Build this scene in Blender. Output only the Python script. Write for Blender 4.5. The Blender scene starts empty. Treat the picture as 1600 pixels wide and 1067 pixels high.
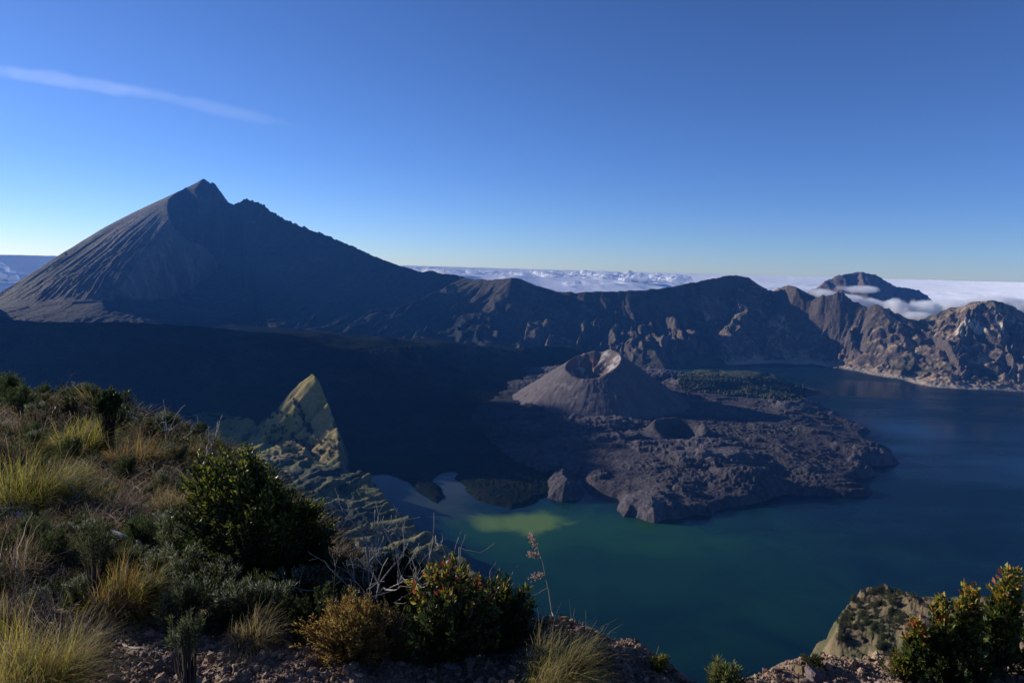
import bpy, math, random
import numpy as np
from mathutils import Vector, Matrix

# ------------------------------------------------------------------ camera, sky, sun, exposure
SC = bpy.context.scene
COL = SC.collection
FPX = 1042.0
PITCH, ROLL = math.radians(-6.4), math.radians(1.55)
SUN_AZ, SUN_EL = math.radians(-65), math.radians(16.0)      # azimuth clockwise from +Y
_f = np.array([0, math.cos(PITCH), math.sin(PITCH)])
_r = np.array([1.0, 0, 0]); _u = np.array([0, -math.sin(PITCH), math.cos(PITCH)])
RV = math.cos(ROLL) * _r + math.sin(ROLL) * _u
UV = math.cos(ROLL) * _u - math.sin(ROLL) * _r
cam = bpy.data.cameras.new("camera"); cam.sensor_width = 36; cam.lens = FPX / 1600 * 36
cam.clip_start = 0.1; cam.clip_end = 400000
camo = bpy.data.objects.new("camera", cam); COL.objects.link(camo); SC.camera = camo
camo.matrix_world = Matrix([[RV[i], UV[i], -_f[i], 0] for i in range(3)] + [[0, 0, 0, 1]])

world = bpy.data.worlds.new("World"); SC.world = world; world.use_nodes = True
_wn = world.node_tree
sky = _wn.nodes.new('ShaderNodeTexSky'); sky.sky_type = 'NISHITA'; sky.sun_disc = False
sky.sun_elevation = SUN_EL; sky.sun_rotation = SUN_AZ
sky.altitude = 2600; sky.air_density = 1.0; sky.dust_density = 0.5; sky.ozone_density = 2.0
_wn.nodes['Background'].inputs[1].default_value = 0.0735
_g = _wn.nodes.new('ShaderNodeGamma'); _g.inputs[1].default_value = 1.22; _wn.links.new(sky.outputs[0], _g.inputs[0])
_t = _wn.nodes.new('ShaderNodeMix'); _t.data_type = 'RGBA'; _t.blend_type = 'MULTIPLY'; _t.inputs[0].default_value = 1; _wn.links.new(_g.outputs[0], _t.inputs[6]); _t.inputs[7].default_value = (.495, .59, .835, 1)
_wn.links.new(_t.outputs[2], _wn.nodes['Background'].inputs[0])
sun = bpy.data.lights.new("sun", 'SUN'); sun.energy = 5.0; sun.angle = math.radians(0.55); sun.color = (1, 0.94, 0.86)
suno = bpy.data.objects.new("sun", sun); COL.objects.link(suno)
SUND = Vector((math.sin(SUN_AZ) * math.cos(SUN_EL), math.cos(SUN_AZ) * math.cos(SUN_EL), math.sin(SUN_EL)))
suno.rotation_euler = SUND.to_track_quat('Z', 'Y').to_euler()
vs = SC.view_settings; vs.view_transform = 'Standard'; vs.look = 'None'; vs.gamma = 1; vs.exposure = 0.58
SC.cycles.volume_bounces = 4; SC.cycles.max_bounces = 8; SC.cycles.transparent_max_bounces = 16
SC.cycles.volume_step_rate = 1.0

# ------------------------------------------------------------------ from a pixel and a true depth to a place
def ray(px, py):
    return _f + (px - 800) / FPX * RV + (533.5 - py) / FPX * UV
def at_y(px, py, y):
    d = ray(px, py); return d * (y / d[1])
def at_z(px, py, z):
    d = ray(px, py); return d * (z / d[2])

# ------------------------------------------------------------------ numpy noise
def _h(ix, iy, seed):
    h = (ix.astype(np.uint32) * np.uint32(374761393)) + (iy.astype(np.uint32) * np.uint32(668265263)) + np.uint32((seed * 2246822519) & 0xffffffff)
    h = (h ^ (h >> np.uint32(13))) * np.uint32(1274126177)
    h = (h ^ (h >> np.uint32(15))) * np.uint32(2246822519)
    return ((h ^ (h >> np.uint32(16))) >> np.uint32(8)).astype(np.float32) * np.float32(2.0 / (1 << 24)) - 1
def vn(x, y, seed=0):
    x = np.asarray(x, np.float32); y = np.asarray(y, np.float32)
    fx = np.floor(x); fy = np.floor(y); tx = x - fx; ty = y - fy
    ix = fx.astype(np.int64); iy = fy.astype(np.int64)
    tx = tx * tx * tx * (tx * (tx * 6 - 15) + 10); ty = ty * ty * ty * (ty * (ty * 6 - 15) + 10)
    a = _h(ix, iy, seed); b = _h(ix + 1, iy, seed); c = _h(ix, iy + 1, seed); d = _h(ix + 1, iy + 1, seed)
    return (a + (b - a) * tx) * (1 - ty) + (c + (d - c) * tx) * ty
def fbm(x, y, o=5, seed=0, g=0.5):
    s = 0; a = 1.0; t = 0
    for i in range(o):
        s = s + a * vn(x, y, seed + i * 17); t += a; a *= g
        x, y = x * 1.93 + y * 0.62 + 3.1, y * 1.93 - x * 0.62 + 7.7
    return s / t
def ridged(x, y, o=5, seed=0, g=0.55):
    s = 0; a = 1.0; t = 0
    for i in range(o):
        s = s + a * (1 - 2 * np.abs(vn(x, y, seed + i * 31))); t += a; a *= g
        x, y = x * 1.93 + y * 0.62 + 5.1, y * 1.93 - x * 0.62 + 2.7
    return s / t
def ss(a, b, x):
    t = np.clip((x - a) / (b - a), 0, 1); return t * t * (3 - 2 * t)
def polyd(P, x, y):
    """distance to a polyline, the z there, the arc length there and the side (+1 left of travel)"""
    P = np.asarray(P, np.float64); bd = np.full(x.shape, 1e18, np.float32)
    bz = np.zeros(x.shape, np.float32); bs = np.zeros(x.shape, np.float32); sd = np.ones(x.shape, np.float32); L = 0
    n = len(P) - 1
    for i in range(n):
        ax, ay = P[i][0], P[i][1]; dx, dy = P[i + 1][0] - ax, P[i + 1][1] - ay; l2 = dx * dx + dy * dy
        if l2 < 1e-9: continue
        t = ((x - ax) * dx + (y - ay) * dy) / l2
        tc = np.clip(t, 0 if i > 0 else -1e9 if False else 0, 1)
        ex = x - ax - tc * dx; ey = y - ay - tc * dy; d = ex * ex + ey * ey
        m = d < bd
        # at a shared corner the side is settled by the summed tangent
        c = dx * (y - ay) - dy * (x - ax)
        if i > 0:
            px_, py_ = ax - P[i - 1][0], ay - P[i - 1][1]; pl = math.hypot(px_, py_); l = math.sqrt(l2)
            k = m & (t <= 0); c = np.where(k, (dx / l + px_ / pl) * (y - ay) - (dy / l + py_ / pl) * (x - ax), c)
        bd = np.where(m, d, bd); sd = np.where(m, np.sign(c), sd)
        bz = np.where(m, P[i][2] + tc * (P[i + 1][2] - P[i][2]), bz)
        bs = np.where(m, L + tc * math.sqrt(l2), bs); L += math.sqrt(l2)
    return np.sqrt(bd).astype(np.float32), bz.astype(np.float32), bs, sd
def inpoly(P, x, y):
    ins = np.zeros(x.shape, bool); n = len(P)
    for i in range(n):
        x1, y1 = P[i][0], P[i][1]; x2, y2 = P[(i + 1) % n][0], P[(i + 1) % n][1]
        if y1 == y2: continue
        ins ^= ((y1 > y) != (y2 > y)) & (x < (x2 - x1) * (y - y1) / (y2 - y1) + x1)
    return ins
def sdf(P, x, y):
    d = polyd([(p[0], p[1], 0) for p in list(P) + [P[0]]], x, y)[0]
    return np.where(inpoly(P, x, y), d, -d)

# ------------------------------------------------------------------ object helpers
def tag(o, label=None, cat=None, group=None, kind=None):
    if label: o['label'] = label
    if cat: o['category'] = cat
    if group: o['group'] = group
    if kind: o['kind'] = kind
    return o
def mesh_np(name, V, faces, mat, parent=None, smooth=True, col=None, link=True):
    """faces: (n,3) or (n,4) int array; col: per-vertex (n,3)"""
    V = np.asarray(V, np.float32); faces = np.asarray(faces, np.int32); k = faces.shape[1]
    me = bpy.data.meshes.new(name); me.vertices.add(len(V)); me.vertices.foreach_set('co', V.ravel())
    me.loops.add(faces.size); me.loops.foreach_set('vertex_index', faces.ravel())
    me.polygons.add(len(faces)); me.polygons.foreach_set('loop_start', np.arange(0, faces.size, k, dtype=np.int32))
    me.polygons.foreach_set('use_smooth', np.full(len(faces), smooth))
    me.update(calc_edges=True)
    if col is not None:
        a = me.attributes.new('col', 'FLOAT_COLOR', 'POINT')
        c = np.ones((len(V), 4), np.float32); c[:, :3] = col; a.data.foreach_set('color', c.ravel())
    for m in (mat if isinstance(mat, (list, tuple)) else [mat]): me.materials.append(m)
    o = bpy.data.objects.new(name, me)
    if link: COL.objects.link(o)
    if parent: o.parent = parent
    return o
class NT:
    def __init__(s, name):
        s.m = bpy.data.materials.new(name); s.m.use_nodes = True; s.t = s.m.node_tree; s.t.nodes.clear()
        s.out = s.t.nodes.new('ShaderNodeOutputMaterial')
    def n(s, ty, ins=None, **kw):
        nd = s.t.nodes.new('ShaderNode' + ty)
        for k, v in kw.items(): setattr(nd, k, v)
        for k, v in (ins or {}).items():
            if isinstance(v, bpy.types.NodeSocket): s.t.links.new(v, nd.inputs[k])
            else: nd.inputs[k].default_value = v
        return nd
    def link(s, a, b): s.t.links.new(a, b)
def mixc(t, f, a, b, mode='MIX'):
    nd = t.n('Mix', data_type='RGBA', blend_type=mode)
    for i, v in ((0, f), (6, a), (7, b)):
        if isinstance(v, bpy.types.NodeSocket): t.link(v, nd.inputs[i])
        else: nd.inputs[i].default_value = v if i == 0 else (tuple(v) + (1,))[:4]
    return nd.outputs[2]
def ground_mat(name, scales, var=0.35, bump=1.0, rough=0.95, tintlo=(0.6, 0.6, 0.6), tinthi=(1.4, 1.35, 1.3), spec=0.15):
    """vertex albedo broken up by noise at several scales, with bump"""
    t = NT(name); pos = t.n('NewGeometry').outputs['Position']
    at = t.n('Attribute', attribute_name='col').outputs['Color']
    col = at; h = None
    for i, (sc_, w) in enumerate(scales):
        nz = t.n('TexNoise', {'Vector': pos, 'Scale': 1.0 / sc_, 'Detail': 7.0, 'Roughness': 0.65})
        rp = t.n('MapRange', {0: nz.outputs[0], 1: 0.3, 2: 0.7, 3: 0.0, 4: 1.0})
        tint = mixc(t, rp.outputs[0], tintlo, tinthi)
        col = mixc(t, w, col, tint, 'MULTIPLY')
        if h is None: h = nz.outputs[0]; hd = sc_
    bmp = t.n('Bump', {'Height': h, 'Strength': 1.0, 'Distance': hd * 0.5 * bump})
    b = t.n('BsdfPrincipled', {'Base Color': col, 'Roughness': rough, 'Normal': bmp.outputs[0], 'Specular IOR Level': spec})
    t.link(b.outputs[0], t.out.inputs[0]); return t.m
# ------------------------------------------------------------------ the caldera: one height field, split into its landforms
LZ = -640.0
SUMMIT = at_y(318, 281, 7500)
KC = 0.585
def cone(x, y):
    dx = x - SUMMIT[0]; dy = y - SUMMIT[1]; r = np.sqrt(dx * dx + dy * dy)
    return SUMMIT[2] - (KC + .10 * ss(500, 1900, r) + 1.1 * ss(20, 520, dx)) * r + .000006 * r * r
def hit_cone(px, py):
    d = ray(px, py)
    for Y in np.arange(4300, 7600, 5.0):
        p = d * (Y / d[1])
        if float(cone(np.array(p[0]), np.array(p[1]))) >= p[2]: return p
    return at_y(px, py, 7500)
rim = [np.array([-6500, 2200, -150.0]), np.array([-5600, 3600, 250.0]), np.array([-4600, 4560, -60.0])]
for p in [(0, 483), (60, 479), (104, 475), (160, 471), (208, 468), (257, 471), (285, 462), (302, 453), (325, 436), (341, 419), (333, 399), (314, 385), (290, 377), (269, 354), (262, 330), (264, 312), (290, 293)]:
    rim.append(hit_cone(*p))
rim.append(SUMMIT)
for px, py, Y in [(335, 291, 7440), (345, 301, 7400), (352, 316, 7330), (365, 321, 7270), (377, 316, 7220), (385, 311, 7200), (398, 317, 7180), (410, 322, 7150), (440, 342, 7080), (465, 352, 7000),
                  (500, 366, 6900), (530, 376, 6820), (565, 392, 6760), (600, 407, 6700), (640, 420, 6620), (662, 425, 6550), (672, 422, 6500), (690, 428, 6350), (715, 430, 6150), (740, 436, 5950),
                  (770, 437, 5750), (800, 434, 5550), (815, 436, 5600), (840, 447, 5650), (870, 455, 5500), (900, 457, 5450), (950, 455, 5430), (1000, 454, 5400), (1040, 450, 5400), (1070, 444, 5400),
                  (1100, 438, 5420), (1130, 432, 5450), (1150, 430, 5460), (1165, 433, 5500), (1185, 444, 5700), (1200, 453, 5850), (1210, 456, 5900), (1220, 449, 5650), (1232, 446, 5300),
                  (1245, 451, 5200), (1256, 465, 5150), (1268, 468, 5120), (1285, 461, 5060), (1300, 457, 5030), (1318, 458, 5000), (1335, 470, 4960), (1355, 478, 4900), (1380, 477, 4820), (1398, 492, 4900),
                  (1430, 501, 5000), (1450, 497, 4900), (1472, 489, 4800), (1500, 477, 4720), (1530, 472, 4650), (1550, 471, 4600), (1575, 478, 4560), (1600, 489, 4520), (1700, 505, 4400), (1900, 525, 4200)]:
    rim.append(at_y(px, py, Y))
rim.append(np.array([6500, 1500, -100.0]))
foot = [np.array([-6000, 500, -500.0]), np.array([-5200, 2600, -600.0]), np.array([-4300, 4000, -600.0]), np.array([-3700, 4600, -620.0]), np.array([-2900, 4800, -620.0]), np.array([-2300, 4950, -620.0]), np.array([-1500, 4700, -620.0]),
        np.array([-400, 4420, -600.0]), np.array([400, 4480, -625.0])]
for px, py in [(1040, 577), (1075, 574), (1100, 573), (1150, 570), (1185, 569), (1215, 568), (1240, 569), (1270, 569), (1295, 573), (1320, 578), (1345, 582), (1370, 587), (1410, 594), (1440, 602), (1470, 606), (1500, 608), (1560, 610), (1600, 612), (1700, 617), (1800, 622), (2000, 630)]:
    foot.append(at_z(px, py, LZ))
def shore(pts): return [at_z(px, py, LZ)[:2] for px, py in pts]
DELTA = shore([(700, 640), (760, 700), (800, 730), (850, 745), (880, 736), (905, 742), (912, 762), (930, 772), (962, 778), (968, 786), (964, 796), (975, 808), (990, 806), (1005, 814), (1022, 819), (1042, 811), (1062, 812), (1090, 806), (1112, 806), (1122, 797),
               (1142, 793), (1160, 791), (1180, 786), (1200, 781), (1226, 772), (1260, 774), (1300, 776), (1335, 778), (1362, 776), (1366, 768), (1350, 764), (1330, 757), (1336, 749), (1360, 747), (1374, 743), (1362, 738), (1362, 730),
               (1385, 728), (1409, 724), (1396, 716), (1380, 714), (1398, 706), (1372, 700), (1358, 692), (1350, 684), (1362, 674), (1345, 669), (1322, 662), (1318, 655), (1300, 648), (1272, 640), (1248, 634), (1240, 626), (1248, 612), (1232, 604), (1190, 599), (1140, 596), (1100, 594), (1060, 592), (1020, 586), (1000, 582), (900, 580), (780, 590)])
ISLET = shore([(852, 778), (850, 756), (862, 743), (884, 738), (902, 744), (908, 762), (918, 772), (906, 781), (880, 784)])
BASIN = [(900, 4650), (-1500, 5300), (-4500, 5600), (-4500, 900)] + shore([(470, 775), (575, 745), (606, 742), (632, 755), (652, 772), (672, 784), (684, 793), (700, 778), (696, 762), (682, 752), (686, 743), (702, 737), (712, 739), (704, 748), (722, 760), (726, 770), (742, 782), (770, 790), (800, 798), (832, 790), (862, 776), (930, 700), (900, 640), (860, 595)])
CX, CY, CR = 408.0, 3010.0, 455.0          # the young cinder cone
CRX, CRY = 366.0, 2962.0                   # its crater

INSIDE = [None]
def terrain(x, y):
    """height and region id at every point: 1 mountain 2 wall 3 floor 4 cone 5 lava 6 spur 7 near slope 8 far peak 9 knoll 10 outer slopes"""
    x = x.astype(np.float32); y = y.astype(np.float32)
    wx = x + 60 * fbm(x / 420, y / 420, 3, 5); wy = y + 60 * fbm(x / 420, y / 420, 3, 9)
    dr, zr, sr, side = polyd(rim, x, y)
    df, zf, sf, fs = polyd(foot, x, y)
    inside = side < 0
    zr_j = zr + (9 + 14 * ss(2000, 2400, x)) * fbm(sr / 60, sr * 0 + 1, 4, 40) * ss(9000, 6000, y)
    # inner wall between rim and foot
    land = fs > 0
    t = dr / (dr + df + 1)
    gw = sr + 90 * fbm(x / 300, y / 300, 3, 3)
    gul = 0.8 * ridged(gw / 330, t * 0.7 + gw / 900, 3, 12) + 0.8 * ridged(gw / 120, t * 1.3, 4, 77) + .25 * fbm(x / 90, y / 90, 3, 13)
    right = ss(1500, 2400, x)
    tw = np.clip(t + 0.055 * gul * np.sin(np.pi * np.clip(t, 0, 1)) * (1 + 0.5 * right), 0, 1)
    prof = 1 - (1 - tw) ** (1.6 + 0.9 * ss(-1500, -300, x) * ss(2500, 2100, x))
    big = ss(-1500, -3000, x)
    prof = prof * (1 - 0.25 * big) + tw * 0.25 * big
    h_wall = zr_j + (zf - zr_j) * prof
    amp = np.minimum(dr, df) / (500 - 150 * ss(-900, 0, x) - 150 * right)
    h_wall = h_wall + np.clip(amp, 0, 1) * ((80 * (1 - .85 * ss(-2300, -2700, x) * ss(6300, 5900, y)) + 80 * ss(-1400, -600, x) * ss(2500, 2000, x) + 45 * ss(2000, 2500, x)) * gul + 8 * fbm(wx / 110, wy / 110, 4, 21) + (9 + 9 * right) * ridged(wx / 75, wy / 75, 4, 28) + 46 * right * (ridged(gw / 95, t * 1.1, 4, 29) - .3))
    # floor
    n1 = fbm(x / 240, y / 240, 5, 31)
    m = (y > 1000) & (y < 5600)
    sdD = np.full(x.shape, -999, np.float32); sdB = sdD.copy(); sdI = sdD.copy()
    xm, ym = x[m], y[m]
    jx = xm + 9 * fbm(xm / 45, ym / 45, 4, 61); jy = ym + 12 * fbm(xm / 45, ym / 45, 4, 62)
    sdD[m] = sdf(DELTA, jx, jy); sdB[m] = sdf(BASIN, jx, jy); sdI[m] = sdf(ISLET, jx, jy)
    bed = np.full(x.shape, -700, np.float32)
    lav = ridged(x / 150 + 0.7 * fbm(x / 200, y / 200, 2, 8), y / 70 + .4 * fbm(x / 90, y / 90, 2, 18), 6, 70, 0.6)
    lav2 = ridged(x / 19, y / 15, 3, 71, 0.6) + .5 * fbm(x / 7, y / 7, 2, 72)
    swale = ss(-0.1, 0.45, fbm(x / 420, y / 150, 3, 90))
    r0 = np.hypot(x - CX, y - CY); a0 = np.arctan2(y - CY, x - CX) + .35 * fbm(x / 260, y / 260, 3, 41)
    flow = ridged(a0 * 5.5, r0 / 700, 3, 42, .6); rough = ss(-.15, .25, fbm(x / 170, y / 110, 4, 43)); tn = fbm(x / 330, y / 190, 4, 44)
    terr = ss(-.1, -.06, tn) + ss(.12, .15, tn) + ss(.3, .33, tn) - 1
    hd = LZ - 5 + 24 * ss(-8, 26, sdD) + 26 * ss(0, 260, sdD) + ss(0, 40, sdD) * ((5 + 5 * swale) * lav + (1.0 + 3.4 * rough) * lav2 + 7 * flow * ss(0, 120, sdD) + 10 * (terr + 1) * ss(0, 70, sdD))
    hb = LZ - 4 + 10 * ss(-5, 30, sdB) + 0.24 * np.clip(-(x - 150) * .906 + (y - 2950) * .4226 - 60, 0, 1900) * ss(0, 250, sdB) * ss(5600, 5000, y) * ss(2300, 3600, y) + 0.03 * np.clip(sdB, 0, 900) + ss(0, 80, sdB) * (9 * n1 + 3 * lav2)
    hb = hb + np.where(hb > LZ + 60, 26 * ridged(x / 380 + y / 900, y / 700, 5, 35) * ss(LZ + 60, LZ + 160, hb), 0)
    hb = np.minimum(hb, np.maximum(-0.094 * y - 50 + 80 * fbm(x / 700, y / 600, 5, 36) - .02 * np.clip(x + 3300, 0, 9999), LZ + 14 + 7 * n1))
    hi = LZ - 5 + 20 * ss(-8, 26, sdI) + 26 * ss(0, 70, sdI) + 4 * lav2 * ss(0, 30, sdI)
    # secondary crater ring on the lava
    c2 = at_z(1062, 688, LZ + 30); r2 = np.hypot(x - c2[0], (y - c2[1]) * 0.9)
    hd = hd + 42 * np.exp(-((r2 - 92) / 26) ** 2) * (0.55 + 0.45 * np.tanh((y - c2[1]) / 50)) - 22 * np.exp(-(r2 / 60) ** 2)
    # forest swell at the far edge of the lava, cliffs near its front
    fo = at_z(1165, 607, LZ)
    hd = hd + 22 * np.exp(-((x - fo[0]) / 330) ** 2 - ((y - fo[1]) / 210) ** 2)
    cl = at_z(1175, 768, LZ); hd = hd + 34 * np.exp(-((x - cl[0]) / 90) ** 2 - ((y - cl[1] - 20) / 55) ** 2) * ss(0, 30, sdD)
    floor = np.maximum(np.maximum(bed, hd), np.maximum(hb, hi))
    reg = np.where(np.maximum(hd, hi) >= hb, 5, 3)
    # cinder cone
    rc = np.hypot(x - CX, y - CY); an = np.arctan2(y - CY, x - CX)
    rib = 1 - np.abs(vn(an * 31 + 1.2 * fbm(x / 60, y / 60, 3, 4), rc / 160, 15)) * 2
    tc = np.clip(1 - rc / 445, 0, 1)
    def conez(r_): return -622 + 302 * np.clip(1 - r_ / 445, 0, 1) ** 1.04
    hc = conez(rc) + (2.0 * rib + 1.4 * ridged(an * 40, rc / 90, 3, 66)) * (0.4 + ss(-.2, .4, vn(an * 5, rc / 200, 99))) * ss(0, 0.25, tc) * ss(0.75, 0.35, tc) + 2.5 * fbm(x / 20, y / 20, 3, 91) * ss(0, .1, tc) - 200 * ss(440, 520, rc)
    ex, ey = (x - CRX) / 122, (y - CRY) / 128
    rr = np.hypot(ex, ey); ra = np.arctan2(ey, ex)
    lip = conez(np.hypot(CRX + 122 * np.cos(ra) - CX, CRY + 128 * np.sin(ra) - CY)) + 7 * fbm(ra * 2.6, ra * 0, 3, 55)
    lip = lip - 26 * np.exp(-((ra + 1.9) / 0.7) ** 2) - 16 * np.exp(-((ra - 1.15) / 0.22) ** 2)
    bowl = lip - 74 * (1 - np.clip(rr, 0, 1) ** 1.6) + 10 * ridged(ra * 3, rr * 1.5, 3, 14) * (1 - rr)
    w = ss(1.0, 1.25, rr); hc = np.where(rr < 1, bowl, np.minimum(hc, lip + 0) * (1 - w) + hc * w)
    k = hc > floor; reg = np.where(k, 4, reg); floor = np.maximum(floor, hc)
    # choose
    wall_ok = land & inside
    h_in = np.where(wall_ok, np.maximum(h_wall, floor), floor)
    r_in = np.where(wall_ok & (h_wall >= floor), np.where(x < -450, 1, 2), reg)
    # foot below the water
    shoal = LZ - 0.45 * df
    kk = (~land) & (shoal > h_in) & (x > 300); h_in = np.where(kk, shoal, h_in); r_in = np.where(kk, 2, r_in)
    # outside: cone and outer slopes
    hcone = cone(x, y); ac = np.arctan2(y - SUMMIT[1], x - SUMMIT[0]); rs = np.hypot(x - SUMMIT[0], y - SUMMIT[1])
    aw = ac + 0.03 * fbm(x / 400, y / 400, 3, 19)
    hcone = hcone + np.clip((rs - 250) / 1400, 0, 1) * (30 * ridged(aw * 13 + .3 * fbm(x / 300, y / 300, 3, 2), rs / 1300, 5, 23) + 15 * ridged(aw * 45 + .8 * fbm(x / 150, y / 150, 3, 6), rs / 400, 4, 24) * ss(-.4, .4, fbm(x / 500, y / 500, 3, 25)) - 18) * ss(0, 160, dr) * ss(9000, 7000, y + 0 * x)
    hout = zr_j - (0.42 + 0.9 * ss(-2450, -2750, x)) * dr - 0.00001 * dr * dr + np.clip(dr / 400, 0, 1) * 40 * (gul - 0.5)
    ho = np.maximum(hcone, hout); r_out = np.where(hcone > hout, 1, np.where(x < -450, 1, 10))
    INSIDE[0] = inside
    h = np.where(inside, h_in, ho); r = np.where(inside, r_in, r_out)
    h = h + 13 * ss(2050, 2400, x) * ss(6500, 5600, y) * ss(0, 60, df) * np.where(land, 1, 0) * (ridged(x / 60, y / 80, 4, 411) - .1)
    # rocky teeth at the mountain's top
    h = h + 34 * np.abs(vn(x / 34, y / 60, 3)) * ss(120, 0, dr) * ss(6000, 6600, y) * ss(-1000, -2600, x) * ss(50, 400, x - SUMMIT[0] + 200)
    # explicit ridges: (points, left slope, right slope, region, gully size, amplitude, bulge)
    def add(P, sl, sr_, rid, gs, ga, jag=0.0, rnd=0.0, wp=0.0, k2iso=0):
        nonlocal h, r
        P = np.array(P); lo = P[:, :2].min(0) - 900; hi_ = P[:, :2].max(0) + 900
        mm = (x > lo[0]) & (x < hi_[0]) & (y > lo[1]) & (y < hi_[1])
        X, Yv = x[mm], y[mm]; X, Yv = X + wp * fbm(X / (gs * .9), Yv / (gs * .9), 4, rid + 70), Yv + wp * fbm(X / (gs * .9), Yv / (gs * .9), 4, rid + 80); d, z, s, sd = polyd(P, X, Yv)
        sw = s + gs * 0.5 * fbm(X / gs, Yv / gs, 3, rid + 50)
        g = ridged(sw / gs, d / (gs * 4), 4, rid) if k2iso == 0 else 1.6 * fbm(X / 85, Yv / 110, 5, rid)
        k = np.where(sd > 0, sl, sr_)
        hh = z - k * (np.sqrt(d * d + rnd * rnd) - rnd) + np.clip(d / (gs * 1.2), 0, 1) * ga * g + ga * 0.35 * fbm(X / (gs * .35), Yv / (gs * .35), 3, rid + 3) + jag * vn(s / (gs * .25), s * 0, rid)
        k2 = hh > h[mm]; t1 = h[mm]; t1[k2] = hh[k2]; h[mm] = t1; t2 = r[mm]; t2[k2] = rid; r[mm] = t2
    # rib that shades the recess in the far wall
    add([at_y(1165, 433, 5500), at_y(1158, 472, 5230), at_y(1140, 520, 4930), at_y(1118, 560, 4640)], 0.95, 0.95, 2, 110, 60, 12, 0, 90)
    # distant peak behind the right wall
    add([at_y(1215, 500, 8200), at_y(1262, 462, 8200), at_y(1285, 441, 8250), at_y(1318, 429, 8300), at_y(1345, 424, 8350), at_y(1362, 428, 8350), at_y(1380, 436, 8300), at_y(1398, 448, 8250), at_y(1425, 450, 8150), at_y(1448, 460, 8050), at_y(1470, 492, 8000)], 0.5, 0.62, 8, 230, 60, 10, 0, 60)
    add([at_y(1345, 425, 8350), at_y(1352, 450, 7950), at_y(1368, 490, 7400)], 0.6, 0.7, 8, 180, 35, 5)
    # slope under the viewpoint
    add([(-2600, 250, 60), (-1300, 60, -20), (-300, -60, -35), (0, -90, -60), (300, -90, -60), (1500, -150, -100)], 0.80, 0.5, 7, 160, 20, 6)
    # grassy pyramid spur and the broken crest that falls from it to the lake
    add([at_y(482, 618, 2500), at_y(488, 600, 2360), at_y(491, 583, 2280), at_y(498, 598, 2240), at_y(511, 622, 2190), at_y(521, 655, 2120), at_y(527, 700, 1980), at_y(531, 728, 1860)], 3.0, 0.98, 6, 90, 8, 10, 6, 16)
    add([at_y(531, 728, 1860), at_y(548, 738, 1810), at_y(575, 743, 1760), at_y(590, 775, 1670), at_y(620, 796, 1590), at_y(655, 822, 1490), at_y(690, 846, 1400), at_y(720, 872, 1320), at_y(755, 905, 1240), at_y(790, 945, 1150), at_y(830, 985, 1060), at_y(870, 1040, 960), at_y(890, 1150, 760)], 1.6, 0.02, 6, 75, 17, 9, 0, 24, 1)
    # knoll low on the right
    kp = [at_z(px, py, -185)[:2] for px, py in ((1378, 917), (1410, 922), (1440, 929), (1520, 934), (1760, 940), (1760, 1250), (1420, 1250), (1375, 1120), (1345, 1055), (1330, 1030), (1312, 1010), (1301, 992), (1302, 972), (1312, 955), (1322, 942), (1345, 927), (1362, 920))]
    mm = (y > 150) & (y < 600) & (x > -100) & (x < 700); X, Yv = x[mm], y[mm]
    s_ = sdf(kp, X + 5 * fbm(X / 16, Yv / 16, 4, 7), Yv + 6 * fbm(X / 16, Yv / 16, 4, 8))
    hk = -186 + 15 * ss(0, 45, s_) + 5 * fbm(X / 34, Yv / 34, 3, 17) + 3.2 * fbm(X / 8, Yv / 8, 5, 18) + 1.5 * ridged(X / 5, Yv / 9, 3, 19) + 1.5 * ridged(X / 22 + Yv / 50, Yv / 60, 3, 6) - 3.2 * np.clip(-s_, 0, 400) + .05 * (Yv - 350)
    t1 = h[mm]; t2 = r[mm]; k2 = hk > t1; t1[k2] = hk[k2]; t2[k2] = 9; h[mm] = t1; r[mm] = t2
    # added unseen shoulder left of the view, raised to shade the basin
    add([(-4980, 5400, 300), (-4800, 5200, 740), (-4540, 4930, 940), (-4130, 4430, 850), (-3740, 4050, 690), (-3320, 3660, 540), (-3180, 3530, 450), (-3075, 3420, 260), (-2960, 3290, -150)], 3.2, 0.7, 1, 300, 20, 20)
    return h.astype(np.float32), r, dict(sdD=sdD, sdB=sdB, sdI=sdI, rr=rr, terr=terr, dr=dr, df=df, t=t, gul=gul, rc=rc, lav=lav, lav2=lav2, swale=swale, r2=r2, tc=tc)

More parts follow.
